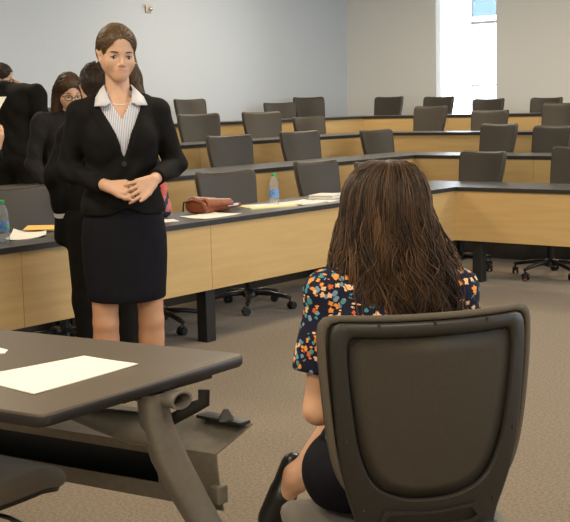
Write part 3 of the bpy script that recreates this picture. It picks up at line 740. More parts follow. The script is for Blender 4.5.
def limbs(s, J, rr=1., ar=1.):
    for q in 'rl':
        s.chain([J['sh' + q], J['el' + q], J['wr' + q]], [.046 * rr * ar, .036 * rr * ar, .0245 * rr], .02)
        e, w = V3(*J['el' + q]), V3(*J['wr' + q]); s.cone(e * .8 + w * .2, e * .55 + w * .45, .039 * rr * ar, .034 * rr * ar, .02)
        s.chain([J['hip' + q], J['kn' + q]], [.07 * rr, .052 * rr], .03)
        k, a = V3(*J['kn' + q]), V3(*J['an' + q]); bk = V3(*J.get('calf' + q, (0, -.018, 0)))
        s.cone(k, a, .05 * rr, .034 * rr, .02).cone(k * .8 + a * .2 + bk * .6, k * .6 + a * .4 + bk, .046 * rr, .044 * rr, .04)
        s.cone(a, V3(*J['heel' + q]), .034 * rr, .03 * rr, .02).cone(J['heel' + q], J['toe' + q], .03 * rr, .024 * rr, .02).cone(a, J['toe' + q], .03 * rr, .02 * rr, .02)
    return s
def torso(s, J, rr=1.):
    pe, wa, ch, nk, hd = [V3(*J[k]) for k in ('pelvis', 'waist', 'chest', 'neck', 'head')]
    s.ell(pe, (.155 * rr, .11 * rr, .13), .05).ell(wa, (.125 * rr, .092 * rr, .15), .06).ell(ch, (.148 * rr, .1 * rr, .17), .06)
    s.cone(J['shr'], J['shl'], .05 * rr, .05 * rr, .05).cone(nk + (ch - nk) * .15, hd + V3(0, -.022, -.03), .056 * (.4 + .6 * rr), .049 * (.4 + .6 * rr), .03)
    return s
def place(loc, az): return empty('person', loc, R(az - 90))
def eyes(par, c, Rm, scale=1., look=(0, 1, -.05)):
    for q in (-1, 1):
        b = MB(); prof = [(0.0001, 1), (.2, .98), (.36, .933), (.45, .893), (.8, .6), (1, 0), (.8, -.6), (.0001, -1)]; mm = [1, 1, 1, 0, 0, 0, 0]
        lk = V3(*look); lk = lk / np.linalg.norm(lk); lk = Rm @ lk; ax = np.cross(lk, V3(0, 0, 1)); ax /= np.linalg.norm(ax); up = np.cross(ax, lk)
        o = c + Rm @ (V3(q * .032, .0735, -.016) * scale); r = .0128 * scale
        rings = [[o + r * (rad * math.cos(t) * ax + rad * math.sin(t) * up + h * lk) for t in np.linspace(0, 2 * PI, 16, endpoint=False)] for rad, h in prof]
        for i in range(7): n0 = len(b.v); b.add(rings[i] + rings[i + 1], [(j, (j + 1) % 16, 16 + (j + 1) % 16, 16 + j) for j in range(16)], mm[i])
        b.build('eye', ['eyewhite', 'iris'], par, smooth=True)
        b = MB()   # upper lash line and lid
        pts = [c + Rm @ (V3(q * (.032 + .0155 * t), .0735 + .0135 * math.cos(t * 1.15), -.016 + .0062 * (1 - t * t) - .001 * t) * scale) for t in np.linspace(-1, 1, 9)]
        b.tube(pts, [.0005, .001, .0013, .0015, .0015, .0015, .0015, .0013, .0007], 6); b.build('eyelash', 'lash', par, smooth=True)
def brows(par, c, Rm, m, th=.0032, z0=.0085):
    for q in (-1, 1):
        b = MB(); pts = [c + Rm @ V3(q * (.013 + .036 * t), .0925 - .0195 * t ** 1.8, z0 + .0045 * math.sin(t * 2.3) - .001 * t) for t in np.linspace(0, 1, 8)]
        b.tube(pts, [th * .75, th, th, th, th * .9, th * .8, th * .6, th * .3], 6, flat=(1, 1)); b.build('eyebrow', m, par, smooth=True)
def glasses(par, c, Rm, m='black_metal'):
    b = MB()
    for q in (-1, 1):
        b.tube([c + Rm @ V3(q * .032 + .024 * math.cos(t), .098 - .012 * abs(math.cos(t)) * (1 if math.cos(t) * q > 0 else -.2), -.017 + .018 * math.sin(t)) for t in np.linspace(0, 2 * PI, 21)], .0022, 6, cap=False)
        b.tube([c + Rm @ V3(q * .056, .087, -.012), c + Rm @ V3(q * .076, .05, -.008), c + Rm @ V3(q * .082, -.005, -.006), c + Rm @ V3(q * .082, -.02, -.022)], .0022, 6)
    b.tube([c + Rm @ V3(-.008, .1, -.014), c + Rm @ V3(0, .104, -.011), c + Rm @ V3(.008, .1, -.014)], .002, 6)
    b.build('glasses', m, par, smooth=True)
def comb(capf, verts, n, field, K=14, step=.014, lift=.0012, jit=.0006, tmean=.5, tsd=.2):
    """strands that start anywhere on a hair mass and follow a combing direction over its surface"""
    P = verts[RNG.integers(0, len(verts), n)] + RNG.normal(0, .002, (n, 3)); out = []; off = lift * RNG.uniform(.3, 1.6, n)
    def grad(P):
        e = .002; d0 = capf(P); g = np.stack([capf(P + e * V3(*(np.eye(3)[i]))) - d0 for i in range(3)], 1)
        return d0, g / (np.linalg.norm(g, axis=1, keepdims=True) + 1e-9)
    wob = RNG.normal(0, .12, (n, 3))
    for k in range(K):
        d, g = grad(P); P = P - g * (d - off)[:, None]; out.append(P.copy())
        D = field(P) + wob; D = D - g * (D * g).sum(1, keepdims=True); D /= np.linalg.norm(D, axis=1, keepdims=True) + 1e-9
        P = P + D * step + RNG.normal(0, jit, (n, 3))
    return np.stack(out, 1), np.clip(RNG.normal(tmean, tsd, n), 0, 1)
STAND = dict(hipr=(.09, 0, .9), hipl=(-.09, 0, .9), knr=(.097, .012, .5), knl=(-.097, .012, .5), anr=(.095, -.02, .1), anl=(-.095, -.02, .1),
             heelr=(.095, -.045, .06), heell=(-.095, -.045, .06), toer=(.105, .13, .028), toel=(-.105, .13, .028))

# ------------------------------------------------------------------ the standing woman
W = place((1.03, -4.43, 0), -36.)
tag(W, 'young woman standing in black blazer and skirt, hands clasped, striped shirt', 'person')
J = dict(STAND, pelvis=(0, -.01, .96), waist=(0, 0, 1.12), chest=(0, 0, 1.29), neck=(0, -.012, 1.44), head=(0, .0, 1.63),
         shr=(.158, -.015, 1.385), shl=(-.158, -.015, 1.385), elr=(.222, -.045, 1.15), ell=(-.236, -.045, 1.16), wrr=(.080, .172, 1.092), wrl=(-.108, .18, 1.112),
         anr=(.095, -.02, .15), anl=(-.095, -.02, .15), heelr=(.095, -.05, .10), heell=(-.095, -.05, .10), toer=(.1, .125, .03), toel=(-.1, .125, .03))
HC_ = V3(*J['head']); HR = rotm(yaw=7, pitch=-3, roll=-2)
body = limbs(torso(SDF(), J, .9), J, 1.0, .84)
body.merge(head_sdf(HC_, HR), .012, HC_, .25)
hr, c1 = hand_sdf(J['wrr'], (-1, .22, -.10), (-.05, .75, .65), +1, (22, 40, 25), 3, .92, (.75, .45, -.2))
hl, c2 = hand_sdf((-.108, .19, 1.110), (.88, .26, -.38), (-.2, .95, .18), -1, (4, 24, 18), 5, .92, (.85, .5, .2))
body.merge(hr, .008, c1, .2).merge(hl, .004, c2, .2)
sk = lambda P: np.where(P[:, 2] < .75, 2, lip_mask(HC_, HR)(P))
sdf_obj('body', body, (-.36, -.2, -.01), (.36, .36, 1.78), .0042, ['skin', 'lips', 'hose'], W, sk)
eyes(W, HC_, HR, 1., (.05, 1, -.08)); brows(W, HC_, HR, 'brow', .0034, .002)
# blazer
jk = SDF().ell((0, .0, 1.29), (.162, .112, .19), .05).ell((0, 0, 1.12), (.142, .106, .18), .06).ell((0, -.008, .99), (.178, .128, .13), .06)
for q in (-1, 1): jk.ell((q * .068, .068, 1.275), (.066, .052, .066), .05)
jk.cone((0, -.02, 1.43), (.165, -.018, 1.392), .05, .05, .05).cone((0, -.02, 1.43), (-.165, -.018, 1.392), .05, .05, .05)
def vcut(P, d):
    x = np.abs(P[:, 0] - .0); z = P[:, 2]; e = x - (.30 * (z - 1.2) + .02 * np.clip((z - 1.3) / .1, 0, 1)) ; bl = (np.clip(1 - np.abs(e - .022) / .028, 0, 1) ** .5) * np.clip((z - 1.2) / .05, 0, 1) * (P[:, 1] > 0)
    d = d - .006 * bl
    return smax(d, -np.maximum(e, .02 - P[:, 1]), .004)
jk.fn(vcut)
jk.fn(lambda P, d: smax(d, -d_cone(P, V3(0, -.01, 1.42), V3(0, .0, 1.62), .066, .07), .006))
sl = SDF()
for q in 'rl':
    s0, e0, w0 = V3(*J['sh' + q]), V3(*J['el' + q]), V3(*J['wr' + q]); cu = w0 + (e0 - w0) * .10
    sl.cone(s0 + V3(0, 0, -.005), e0, .058, .047, .02).cone(e0, cu, .047, .036, .02)
    def cuff(P, d, w0=w0, e0=e0, cu=cu):
        ax = (w0 - e0) / np.linalg.norm(w0 - e0); near = np.linalg.norm(P - w0, axis=1) < .09
        return np.where(near, smax(d, (P - cu) @ ax, .004), d)
    sl.fn(cuff)
jk.merge(sl, .02)
def folds(P, d): return d + .0035 * np.sin(P[:, 2] * 55 + 6 * np.sin(P[:, 0] * 14) + P[:, 1] * 20) * np.exp(-((P[:, 2] - 1.13) / .12) ** 2)
jk.fn(folds).fn(lambda P, d: smax(d, (.962 + .03 * np.exp(-(P[:, 0] / .05) ** 2) * (P[:, 1] > 0)) - P[:, 2], .006))
sdf_obj('blazer', jk, (-.36, -.2, .94), (.36, .28, 1.50), .0048, 'suit', W)
b = MB(); b.tube([(.004, .128, 1.178), (.004, .136, 1.178)], [.011, .010], 14); b.build('blazer_button', 'plastic', W, auto=30)
# shirt
sh = SDF().ell((0, .0, 1.29), (.152, .104, .185), .05).ell((0, 0, 1.12), (.132, .098, .17), .06)
for q in (-1, 1): sh.ell((q * .066, .066, 1.275), (.06, .046, .06), .05)
sh.cone((0, -.02, 1.425), (.13, -.018, 1.392), .05, .046, .05).cone((0, -.02, 1.425), (-.13, -.018, 1.392), .05, .046, .05).cone((0, -.012, 1.40), (0, -.008, 1.475), .062, .057, .03)
sh.fn(lambda P, d: smax(d, -np.maximum(np.abs(P[:, 0]) - .52 * (P[:, 2] - 1.352), .02 - P[:, 1]), .004))
sh.fn(lambda P, d: np.where(np.abs(P[:, 0]) < .013, d - .0025 * (P[:, 1] > 0), d)).fn(lambda P, d: smax(d, P[:, 2] - 1.475, .003)).fn(lambda P, d: smax(d, 1.1 - P[:, 2], .003))
sdf_obj('shirt', sh, (-.2, -.14, 1.08), (.2, .18, 1.50), .0045, 'stripes', W)
for q in (-1, 1):   # spread collar
    A = [(0, -.064, 1.492), (q * .04, -.055, 1.498), (q * .057, -.012, 1.502), (q * .057, .03, 1.485), (q * .05, .056, 1.456), (q * .042, .078, 1.428)]
    Bp = [(0, -.082, 1.45), (q * .062, -.062, 1.452), (q * .092, -.005, 1.452), (q * .112, .045, 1.44), (q * .126, .085, 1.405), (q * .07, .1, 1.413)]
    vs, fs = [], []
    for a, c in zip(A, Bp):
        a, c = V3(*a), V3(*a) + .78 * (V3(*c) - V3(*a)); m_ = (a + c) / 2 + V3(q * .003, .002, .003)
        vs += [a, m_, c]
    n = len(vs); vs += [v - V3(q * .002, .003, .003) for v in vs]
    for i in range(len(A) - 1):
        for j in range(2): a0 = i * 3 + j; fs += [(a0, a0 + 1, a0 + 4, a0 + 3), (n + a0 + 3, n + a0 + 4, n + a0 + 1, n + a0)]
    bd = [0, 1, 2] + [i * 3 + 2 for i in range(1, len(A))] + [(len(A) - 1) * 3 + 1, (len(A) - 1) * 3] + [i * 3 for i in range(len(A) - 2, 0, -1)]
    for i in range(len(bd)): x, y = bd[i], bd[(i + 1) % len(bd)]; fs.append((x, n + x, n + y, y))
    o = link_mesh('shirt_collar', vs, fs, 'shirtwhite', W, True)
    bm = bmesh.new(); bm.from_mesh(o.data); bmesh.ops.recalc_face_normals(bm, faces=bm.faces); bm.to_mesh(o.data); bm.free()
b = MB(); pts = [(.057 * math.sin(t), -.012 + .075 * math.cos(t), 1.462 - .045 * max(0, math.cos(t)) ** 1.0) for t in np.linspace(-2.0, 2.0, 31)]
b.tube(pts, .0032, 8); b.build('necklace', 'pearl', W, smooth=True)
for q in (-1, 1): b = MB(); b.lathe([(.0005, -.004), (.004, 0), (.0005, .004)], 8, c=tuple(HC_ + HR @ V3(q * .083, -.004, -.038))); b.build('earring', 'pearl', W, smooth=True)
# skirt
b = MB(); rings = []
for z, rx, ry, cy in ((1.05, .128, .1, -.005), (1.0, .15, .112, -.006), (.93, .172, .124, -.012), (.86, .181, .128, -.012), (.78, .18, .124, -.008), (.70, .174, .118, -.004), (.64, .168, .115, 0), (.603, .166, .115, 0), (.598, .163, .112, 0), (.61, .155, .105, 0), (.75, .16, .105, 0)):
    rings.append([(rx * math.cos(t), cy + ry * math.sin(t), z + .004 * math.cos(2 * t)) for t in np.linspace(0, 2 * PI, 48, endpoint=False)])
b.loft(rings, 0, True); b.build('skirt', 'skirtm', W, smooth=True)
for q in 'rl':
    s_ = SDF().cone(V3(*J['heel' + q]) + V3(0, -.005, -.005), V3(*J['toe' + q]), .036, .03, .02).fn(lambda P, d: smax(d, P[:, 2] - (.115 - .55 * (P[:, 1] + .02)), .006)).fn(lambda P, d: smax(d, .012 - P[:, 2] + np.clip(-(P[:, 1] - .03) * .35, 0, .06), .004))
    s_.cone(V3(J['heel' + q][0], -.065, .07), V3(J['heel' + q][0], -.062, .004), .018, .008, .02)
    sdf_obj('shoe', s_, (J['heel' + q][0] - .07, -.13, -.004), (J['heel' + q][0] + .07, .18, .16), .005, 'shoe', W)
# hair: swept back from the face, long at her left
cap = SDF().ell((0, -.018, .031), (.081, .100, .093)).ell((0, .04, .045), (.068, .056, .057), .03).cone((-.05, -.07, .02), (-.09, -.06, -.10), .038, .030, .03).cone((-.09, -.06, -.10), (-.128, -.03, -.215), .030, .020, .03)
cap.cone((.02, -.078, .0), (-.02, -.08, -.13), .042, .028, .03)
cap.ell((0, .100, -.051), (.0665, .075, .108), .014, sub=True).ell((.085, .012, -.02), (.03, .026, .045), .01, sub=True)
capf = lambda P: cap((P - HC_) @ HR * V3(1.03, 1, 1))
v0, f0 = surf(capf, HC_ + V3(-.19, -.16, -.27), HC_ + V3(.14, .12, .16), .006)
def swept(P):
    q = (P - HC_) @ HR; back = np.clip((-.035 - q[:, 1]) / .04, 0, 1)[:, None]
    F = np.stack([.30 * np.tanh(q[:, 0] / .03) * (q[:, 2] > .03), -np.ones(len(q)), -.25 - .5 * np.clip((.05 - q[:, 2]) / .05, 0, 1)], 1)
    G = np.stack([np.where(q[:, 2] > -.08, -.35, -.25), 0 * q[:, 0], -np.ones(len(q))], 1)
    return (F * (1 - back) + G * back) @ HR.T
pl, tint = comb(capf, v0, 3800, swept, 15, .012, .0016)
v1, f1, t1 = tubes(pl, np.tile(.0012 * np.linspace(1, .5, 15), (len(pl), 1)), tint)
link_mesh('hair', np.vstack([v0, v1]), np.vstack([f0, f1 + len(v0)]), 'hair_standing', W, True, attr=np.concatenate([np.full(len(v0), .3), t1]))

# ------------------------------------------------------------------ the seated woman, seen from behind
S = place((FO[0], FO[1], 0), FAZ); tag(S, 'woman sitting with long wavy brown hair and navy floral blouse, seen from behind', 'person')
J = dict(pelvis=(0, -.06, .57), waist=(0, -.06, .70), chest=(.004, -.045, .87), neck=(.012, -.03, 1.0), head=(.022, -.0, 1.135),
         shr=(.178, -.04, .958), shl=(-.122, -.03, .968), elr=(.215, .0, .73), ell=(-.15, -.02, .70), wrr=(.06, .23, .76), wrl=(-.03, .215, .775),
         hipr=(.085, -.03, .545), hipl=(-.085, -.03, .54), knr=(.10, .36, .69), knl=(.03, .40, .50), anr=(-.122, .325, .425), anl=(.04, .42, .12),
         heelr=(-.126, .372, .436), heell=(.04, .385, .07), toer=(-.182, .375, .318), toel=(.04, .56, .05), calfr=(.0, -.01, -.012))
HC2 = V3(*J['head']); HR2 = rotm(yaw=-4, pitch=-4)
body = limbs(torso(SDF(), J, .88), J, .92)
body.merge(head_sdf(HC2, HR2), .012, HC2, .25)
hr, c1 = hand_sdf(J['wrr'], (-.8, .55, -.1), (0, .3, 1), 1, (15, 30, 20)); hl, c2 = hand_sdf(J['wrl'], (.8, .5, -.15), (0, .3, 1), -1, (15, 30, 20))
body.merge(hr, .008, c1, .2).merge(hl, .008, c2, .2)
sdf_obj('body', body, (-.32, -.22, -.01), (.32, .7, 1.29), .006, ['skin_warm', 'lips'], S, lip_mask(HC2, HR2))
eyes(S, HC2, HR2); brows(S, HC2, HR2, 'brow')
bl = SDF().ell(J['pelvis'], (.16, .12, .12), .05).ell((0, -.06, .72), (.145, .11, .17), .06).ell((0, -.045, .87), (.158, .112, .15), .06).cone((0, -.035, .985), V3(*J['shr']), .05, .05, .04).cone((0, -.035, .985), V3(*J['shl']), .05, .05, .04)
for q in 'rl':
    s0, e0 = V3(*J['sh' + q]), V3(*J['el' + q]); ax = (e0 - s0) / np.linalg.norm(e0 - s0); m_ = s0 + ax * .185
    slv = SDF().cone(s0 + ax * .0, m_, .056, .064, .02)
    slv.fn(lambda P, d, s0=s0, ax=ax: d - .004 * np.sin(np.arctan2((P - s0)[:, 1], (P - s0)[:, 0]) * 5) * np.clip((P - s0) @ ax / .18, 0, 1)).fn(lambda P, d, s0=s0, ax=ax: smax(d, (P - s0) @ ax - .178, .004))
    bl.merge(slv, .025)
bl.fn(lambda P, d: smax(d, -d_cone(P, V3(0, -.02, 1.02), V3(0, .0, 1.2), .062, .07), .008))
bl.fn(lambda P, d: d + .003 * np.sin(P[:, 2] * 40 + 5 * np.sin(P[:, 0] * 12)))
bl.fn(lambda P, d: smax(d, .55 - P[:, 2], .006))
sdf_obj('blouse', bl, (-.34, -.24, .5), (.34, .16, 1.08), .006, 'floral', S)
sk_ = SDF().ell((0, -.05, .565), (.185, .15, .1), .05)
for q in 'rl': sk_.cone(V3(*J['hip' + q]), V3(*J['hip' + q]) * .12 + V3(*J['kn' + q]) * .88, .098, .07, .05)
sk_.fn(lambda P, d: smax(d, .472 - P[:, 2], .012))
sdf_obj('skirt', sk_, (-.3, -.26, .45), (.3, .5, .82), .007, 'skirtm', S)
def flat_shoe(h, t, an):
    h, t, an = V3(*h), V3(*t), V3(*an); ax = (t - h) / np.linalg.norm(t - h); up = an - h; up = up - ax * (up @ ax)
    up = up / (np.linalg.norm(up) + 1e-6)
    s = SDF().cone(h - ax * .008, t + ax * .02, .037, .031, .02)
    s.fn(lambda P, d: smax(d, -d_cone(P, h + ax * .012 + up * .046, h + ax * .05 + up * .048, .036, .032), .006))
    s.cone(h * .4 + t * .6 + up * .01, t + ax * .012, .036, .03, .02)
    s.fn(lambda P, d: smax(d, -(P - h) @ up - .034, .004))
    return s
for q in 'rl':
    h, t = V3(*J['heel' + q]), V3(*J['toe' + q])
    an = V3(*J['an' + q]) if q == 'l' else h + V3(.04, -.08, .03)
    c = (h + t) / 2
    sdf_obj('shoe', flat_shoe(h, t, an), c - .17, c + .17, .005, 'shoe', S)
# long wavy hair
base = SDF().ell((0, -.012, .03), (.088, .106, .096)).ell((0, -.05, -.06), (.09, .07, .13), .06).ell((.003, -.065, -.15), (.11, .055, .10), .06)
base.ell((0, .10, -.04), (.062, .08, .11), .012, sub=True)
v0, f0 = surf(lambda P: base(P - HC2), HC2 + V3(-.22, -.22, -.33), HC2 + V3(.22, .14, .16), .007)
strands, rad, tint = [], [], []
NCL = 150; clump = [(random.uniform(0, 6.28), random.uniform(9, 17), random.gauss(0, 1), random.gauss(.42, .2)) for _ in range(NCL)]
K = 26
for i in range(9500):
    ci = random.randrange(NCL); cph, cfr, cam_, ctint = clump[ci]
    phi = (ci / NCL * 2 - 1) * R(150) + random.gauss(0, R(3.0)) + R(180) * 0      # 0 = straight back
    sx, sy = math.sin(phi), -math.cos(phi); side = 1 if sx > 0 else -1
    lay = random.uniform(.93, 1.035); yr = random.uniform(-.05, .055)
    p_top = V3(.004 * side + .012, yr, .128 - 1.6 * yr * yr) ; out = []
    fly = random.random() < .035
    zend = (-.27 + .05 * math.sin(ci * 2.4) + random.uniform(-.03, .03)) if not fly else random.uniform(-.3, -.12)
    if abs(phi) > R(95): zend += .045
    for j in range(K):
        t = j / (K - 1)
        if t < .32:
            q = t / .32; th = q * PI / 2
            r = math.sin(th) ** .85; z = .03 + .1 * math.cos(th)
            p = V3(p_top[0] * (1 - r) + sx * .100 * r, p_top[1] * (1 - r) + (-.012 + sy * .118) * r * 1. , z if q > 0 else p_top[2]) * V3(1, 1, 1)
            p = V3(p[0] * lay, p[1] * lay, p[2] + (lay - 1) * .1 * math.cos(th)); am = .0006 + .0014 * q
        else:
            q = (t - .32) / .68; z = .03 + (zend - .03) * q; dz = .03 - z
            rx = .100 + .068 * min(1, dz / .26) ** 1.1; ry = .118 + .012 * min(1, dz / .26)
            rx *= 1 + (.06 if sx > 0 else -.13) * q
            if q > .8: rx *= 1 - .10 * ((q - .8) / .2)
            p = V3(sx * rx * lay + .012 * q, (-.012 + sy * ry) * (lay if sy < 0 else 1), z); am = .002 + .016 * q ** .8
            if fly: p = p + V3(sx, sy, 0) * .022 * q
        wv = math.sin(cfr * (t + .05 * cam_) + cph); wv2 = math.cos(cfr * .8 * t + cph * 1.7)
        tg = V3(-sy, sx, 0); nr = V3(sx, sy, 0)
        p = p + tg * am * wv * 1.25 + nr * am * .7 * wv2 + RNG.normal(0, .0006, 3)
        out.append(HC2 + p)
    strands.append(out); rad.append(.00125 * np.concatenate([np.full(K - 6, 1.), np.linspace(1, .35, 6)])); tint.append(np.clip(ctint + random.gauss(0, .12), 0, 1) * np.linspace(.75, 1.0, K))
strands = np.array(strands); 
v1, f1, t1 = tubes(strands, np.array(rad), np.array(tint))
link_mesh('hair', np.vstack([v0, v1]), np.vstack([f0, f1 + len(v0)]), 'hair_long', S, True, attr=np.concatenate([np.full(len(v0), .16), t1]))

# ------------------------------------------------------------------ people in the background
def bg_person(loc, az, label, sc, J, head_yaw=0, head_pitch=0, fem=False, hair='hair_dark', jacket='suit', trousers='suit', longhair=False, specs=False, skin='skin', hands=('r', 'l'), cuffs='', group=None, seated=False, face=True):
    p = place(loc, az); p.scale = (sc, sc, sc); tag(p, label, 'person', group)
    hc = V3(*J['head']); hr_ = rotm(yaw=head_yaw, pitch=head_pitch)
    s = limbs(torso(SDF(), J, .95), J, 1.0); s.merge(head_sdf(hc, hr_, fem), .012, hc, .25)
    for q in hands:
        w, e = V3(*J['wr' + q]), V3(*J['el' + q]); d = w - e; d /= np.linalg.norm(d)
        n = V3(*J.get('hn' + q, ((1 if q == 'r' else -1), .2, .1)))
        d = V3(*J['hd' + q]) if 'hd' + q in J else d
        h_, c_ = hand_sdf(w, d, n, 1 if q == 'l' else -1, (20, 25, 15), 3, 1.05); s.merge(h_, .01, c_, .22)
    pts = np.array([J[k] for k in J if k[:2] not in ('hn', 'hd', 'ca')]); lo = pts.min(0) - .2; hi = pts.max(0) + .2; lo[2] = -.01
    sdf_obj('body', s, lo, hi, .0075, [skin, 'lips'], p, lip_mask(hc, hr_))
    if face: eyes(p, hc, hr_); brows(p, hc, hr_, 'brow')
    if specs: glasses(p, hc, hr_)
    rr = .93 if fem else 1.05
    pe, wa, ch, nk = [V3(*J[k]) for k in ('pelvis', 'waist', 'chest', 'neck')]
    g = SDF().ell(pe + V3(0, 0, .03), (.185 * rr, .13 * rr, .15), .05).ell(wa, (.162 * rr, .118 * rr, .18), .06).ell(ch, (.178 * rr, .125 * rr, .18), .06).cone(J['shr'], J['shl'], .063 * rr, .063 * rr, .05)
    g.cone(nk + V3(0, -.01, -.05), nk + V3(0, -.02, .02), .085, .066, .04)
    gs = SDF()
    for q in 'rl':
        w, e = V3(*J['wr' + q]), V3(*J['el' + q]); cu = w + (e - w) * .1
        gs.cone(J['sh' + q], e, .065 * rr, .054 * rr, .02).cone(e, cu, .054 * rr, .044 * rr, .02)
    g.merge(gs, .02)
    hem = pe[2] - .10
    g.fn(lambda P, d: d + .004 * np.sin(P[:, 2] * 38 + 5 * np.sin(P[:, 0] * 11)))
    g.fn(lambda P, d: smax(d, -d_cone(P, nk + V3(0, -.0, .02), nk + V3(0, .02, .2), .06, .07), .006)).fn(lambda P, d: smax(d, np.where(np.hypot(P[:, 0], P[:, 1]) < .24, hem - P[:, 2], -1), .006))
    sdf_obj('jacket', g, lo, hi, .0085, jacket, p)
    for q in cuffs:
        w, e = V3(*J['wr' + q]), V3(*J['el' + q]); b = MB(); b.tube([w + (e - w) * .15, w + (e - w) * .055], [.047, .047], 16); b.build('shirt_cuff', 'shirtwhite', p, auto=40)
    t = SDF()
    for q in 'rl': t.chain([J['hip' + q], J['kn' + q], V3(*J['an' + q]) + V3(0, 0, -.02)], [.105 * rr, .078 * rr, .062 * rr], .03)
    t.ell(pe + V3(0, -.01, -.02), (.165 * rr, .125 * rr, .12), .05)
    for q in 'rl':
        if q not in hands: t.cone(V3(*J['wr' + q]) + V3(0, .0, .02), V3(*J['wr' + q]) + V3(0, .03, -.1), .045, .05, .04)
    sdf_obj('trousers', t, lo, hi, .009, trousers, p)
    for q in 'rl':
        h_, t_ = V3(*J['heel' + q]), V3(*J['toe' + q])
        s = SDF().cone(h_, t_, .042, .036, .02).cone(h_, V3(*J['an' + q]), .042, .042, .02).fn(lambda P, d, z=h_[2]: smax(d, (z - .055) - P[:, 2], .006)); c = (h_ + t_) / 2
        sdf_obj('shoe', s, c - .2, c + .2, .008, 'shoe', p)
    h = SDF().ell((0, -.018, .034), (.083, .1, .094)).ell((0, .04, .045), (.070, .057, .058), .03)
    if longhair: h.cone((.06, -.03, -.0), (.085, -.01, -.17), .038, .034, .04).cone((-.06, -.03, 0), (-.085, -.01, -.17), .038, .034, .04).ell((0, -.07, -.08), (.09, .06, .13), .05)
    else: h.cone((0, -.07, -.01), (0, -.062, -.075), .062, .042, .04)
    h.ell((0, .102, -.058), (.067, .082, .112 if not longhair else .105), .012, sub=True)
    if not longhair:
        for q in (-1, 1): h.ell((q * .088, .006, -.03), (.03, .034, .05), .01, sub=True)
    h.fn(lambda P, d: d + .001 * np.sin(np.arctan2(P[:, 0], P[:, 2] + .1) * 38) * np.clip(P[:, 2] + .12, 0, .1) * 10)
    hf = lambda P: h((P - hc) @ hr_)
    hv, hfc = surf(hf, hc - .22, hc + .22, .007)
    def fall(P):
        q = (P - hc) @ hr_; dn = np.clip((.06 - q[:, 2]) / .06, 0, 1)[:, None]
        F = np.stack([np.tanh((q[:, 0] - .012) / .02) * .9, -.45 * np.ones(len(q)), -.3 * np.ones(len(q))], 1) if longhair else np.stack([.5 * np.ones(len(q)), -.8 * np.ones(len(q)), -.3 * np.ones(len(q))], 1)
        return (F * (1 - dn) + V3(0, -.25, -1) * dn) @ hr_.T
    pl, tn = comb(hf, hv, 1100 if longhair else 900, fall, 9 if longhair else 5, .012, .0018)
    sv, sf, st = tubes(pl, np.tile(.0016 * np.linspace(1, .5, pl.shape[1]), (len(pl), 1)), tn)
    link_mesh('hair', np.vstack([hv, sv]), np.vstack([hfc, sf + len(hv)]), hair, p, True, attr=np.concatenate([np.full(len(hv), .3), st]))
    return p
UP = dict(STAND, pelvis=(0, -.01, .97), waist=(0, 0, 1.13), chest=(0, 0, 1.32), neck=(0, -.012, 1.48), head=(0, .012, 1.64), shr=(.185, -.01, 1.42), shl=(-.185, -.01, 1.42),
          elr=(.245, -.03, 1.15), ell=(-.245, -.03, 1.15), wrr=(.235, .06, .91), wrl=(-.235, .06, .91))
# man in a dark suit right behind the standing woman, back to the camera, one hand in his pocket
bg_person((.42, -3.99, 0), 150, 'dark haired man in black suit right behind standing woman, back turned', .96, dict(UP, head=(0, .055, 1.565), shl=(-.155, -.01, 1.32), shr=(.175, -.01, 1.38), neck=(0, -.01, 1.44), wrl=(-.20, .03, .93)), head_yaw=-6, head_pitch=-22, hands=('r',), cuffs='l', hair='hair_dark', skin='skin', face=False)
# smiling woman with glasses between the chairs
bg_person((-.98, -3.0, 0), -22, 'smiling brown haired woman with glasses beside the suited man', .94, dict(UP, head=(0, .05, 1.61), wrr=(.16, .17, .95), wrl=(-.16, .17, .95)), head_pitch=-14, head_yaw=-2, fem=True, hair='hair_brown', jacket='greycloth', longhair=True, specs=True)
# man with glasses at the left edge
bg_person((-1.97, -2.61, RISE), 104, 'man in black suit and glasses at left edge, head turned to the right', .955, dict(UP, head=(-.185, .04, 1.535), neck=(-.085, -.005, 1.45)), head_yaw=-62, hair='hair_dark', specs=True, skin='skin')
# person seated behind him
SIT = dict(pelvis=(0, -.05, .56), waist=(0, -.05, .72), chest=(0, -.03, .92), neck=(0, -.03, 1.08), head=(0, 0, 1.225), shr=(.18, -.03, 1.02), shl=(-.18, -.03, 1.02), elr=(.22, .05, .76), ell=(-.22, .05, .76),
           wrr=(.12, .28, .74), wrl=(-.12, .28, .74), hipr=(.09, -.03, .53), hipl=(-.09, -.03, .53), knr=(.1, .38, .52), knl=(-.1, .38, .52), anr=(.1, .36, .1), anl=(-.1, .36, .1), heelr=(.1, .34, .06), heell=(-.1, .34, .06), toer=(.11, .52, .04), toel=(-.11, .52, .04))
bg_person((-3.36, -1.56, 2 * RISE), -12, 'ginger haired person sitting behind the man with glasses, only top of head showing', .99, SIT, fem=True, hair='hair_ginger', jacket='greycloth', trousers='navycloth')
chair(-3.40, -1.55, 2 * RISE, -12, 0, 'dark swivel chair under the ginger haired person in the third row', SW)
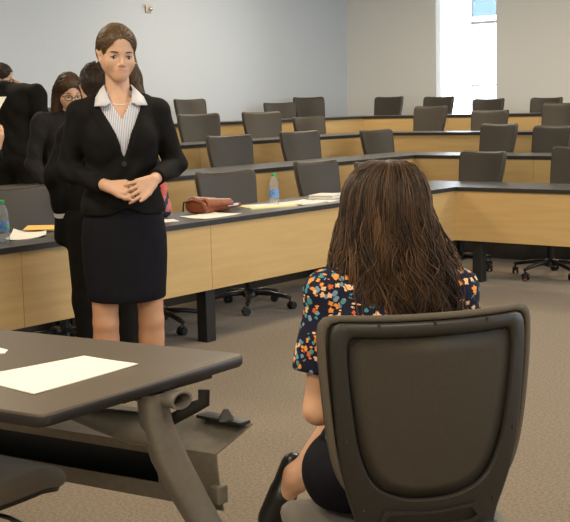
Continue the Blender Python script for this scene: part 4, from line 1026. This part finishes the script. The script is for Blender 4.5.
# person mostly past the left edge, holding up a sheet of paper
bg_person((.21, -4.92, 0), 127, 'person mostly outside the left frame edge, one hand raised under a white sheet', .98, dict(UP, elr=(.30, -.06, 1.10), wrr=(.395, -.02, 1.255), hdr=(.1, .1, 1), hnr=(.7, -.7, .1)), cuffs='r', face=False)
pc = [V3(*q) for q in ((.556, -4.638, 1.466), (.482, -4.748, 1.252), (.273, -4.901, 1.271), (.307, -4.842, 1.473))]
c = sum(pc) / 4; nn = V3(.63, -.77, .1) * .001
link = MB(); link.add([q - c + nn for q in pc] + [q - c - nn for q in pc], [(0, 1, 2, 3), (7, 6, 5, 4)] + [(i, 4 + i, 4 + (i + 1) % 4, (i + 1) % 4) for i in range(4)])
o = link.build('paper_sheet', 'paper', None, loc=tuple(c)); tag(o, 'white sheet held up in a raised hand at the left frame edge', 'paper')

# ================================================================== light
def area(name, loc, rot, size, power, color):
    l = bpy.data.lights.new(name, 'AREA'); l.shape = 'RECTANGLE'; l.size, l.size_y = size; l.energy = power; l.color = color
    o = bpy.data.objects.new(name, l); COL.objects.link(o); o.location = loc; o.rotation_euler = [R(a) for a in rot]; return o
WARM = (1., .87, .68)
for i, (x, y) in enumerate([(-3.4, -6.5), (-3.4, -2.5), (-3.0, 2.4), (1.2, -6.5), (1.2, -2.5), (1.0, 3.2), (5, -6.5), (5, -2.5), (5, 3.2), (-1, -9.6), (3, -9.6), (6, -9.6)]):  # the final row is added warm fill for surfaces facing the camera
    area('ceiling_and_fill_lamp', (x, y, HC - .03), (0, 0, 0), (1.2, .6), 106 if y > 2 else 72, WARM)
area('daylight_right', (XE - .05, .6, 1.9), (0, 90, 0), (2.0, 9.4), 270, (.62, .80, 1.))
wd = bpy.data.worlds.new('world'); SC.world = wd; wd.use_nodes = True
wd.node_tree.nodes['Background'].inputs[0].default_value = (.86, .94, 1, 1); wd.node_tree.nodes['Background'].inputs[1].default_value = 6.0
SC.view_settings.view_transform = 'Standard'; SC.view_settings.look = 'None'; SC.view_settings.exposure = .07; SC.view_settings.gamma = 1; SC.view_settings.use_curve_mapping = False
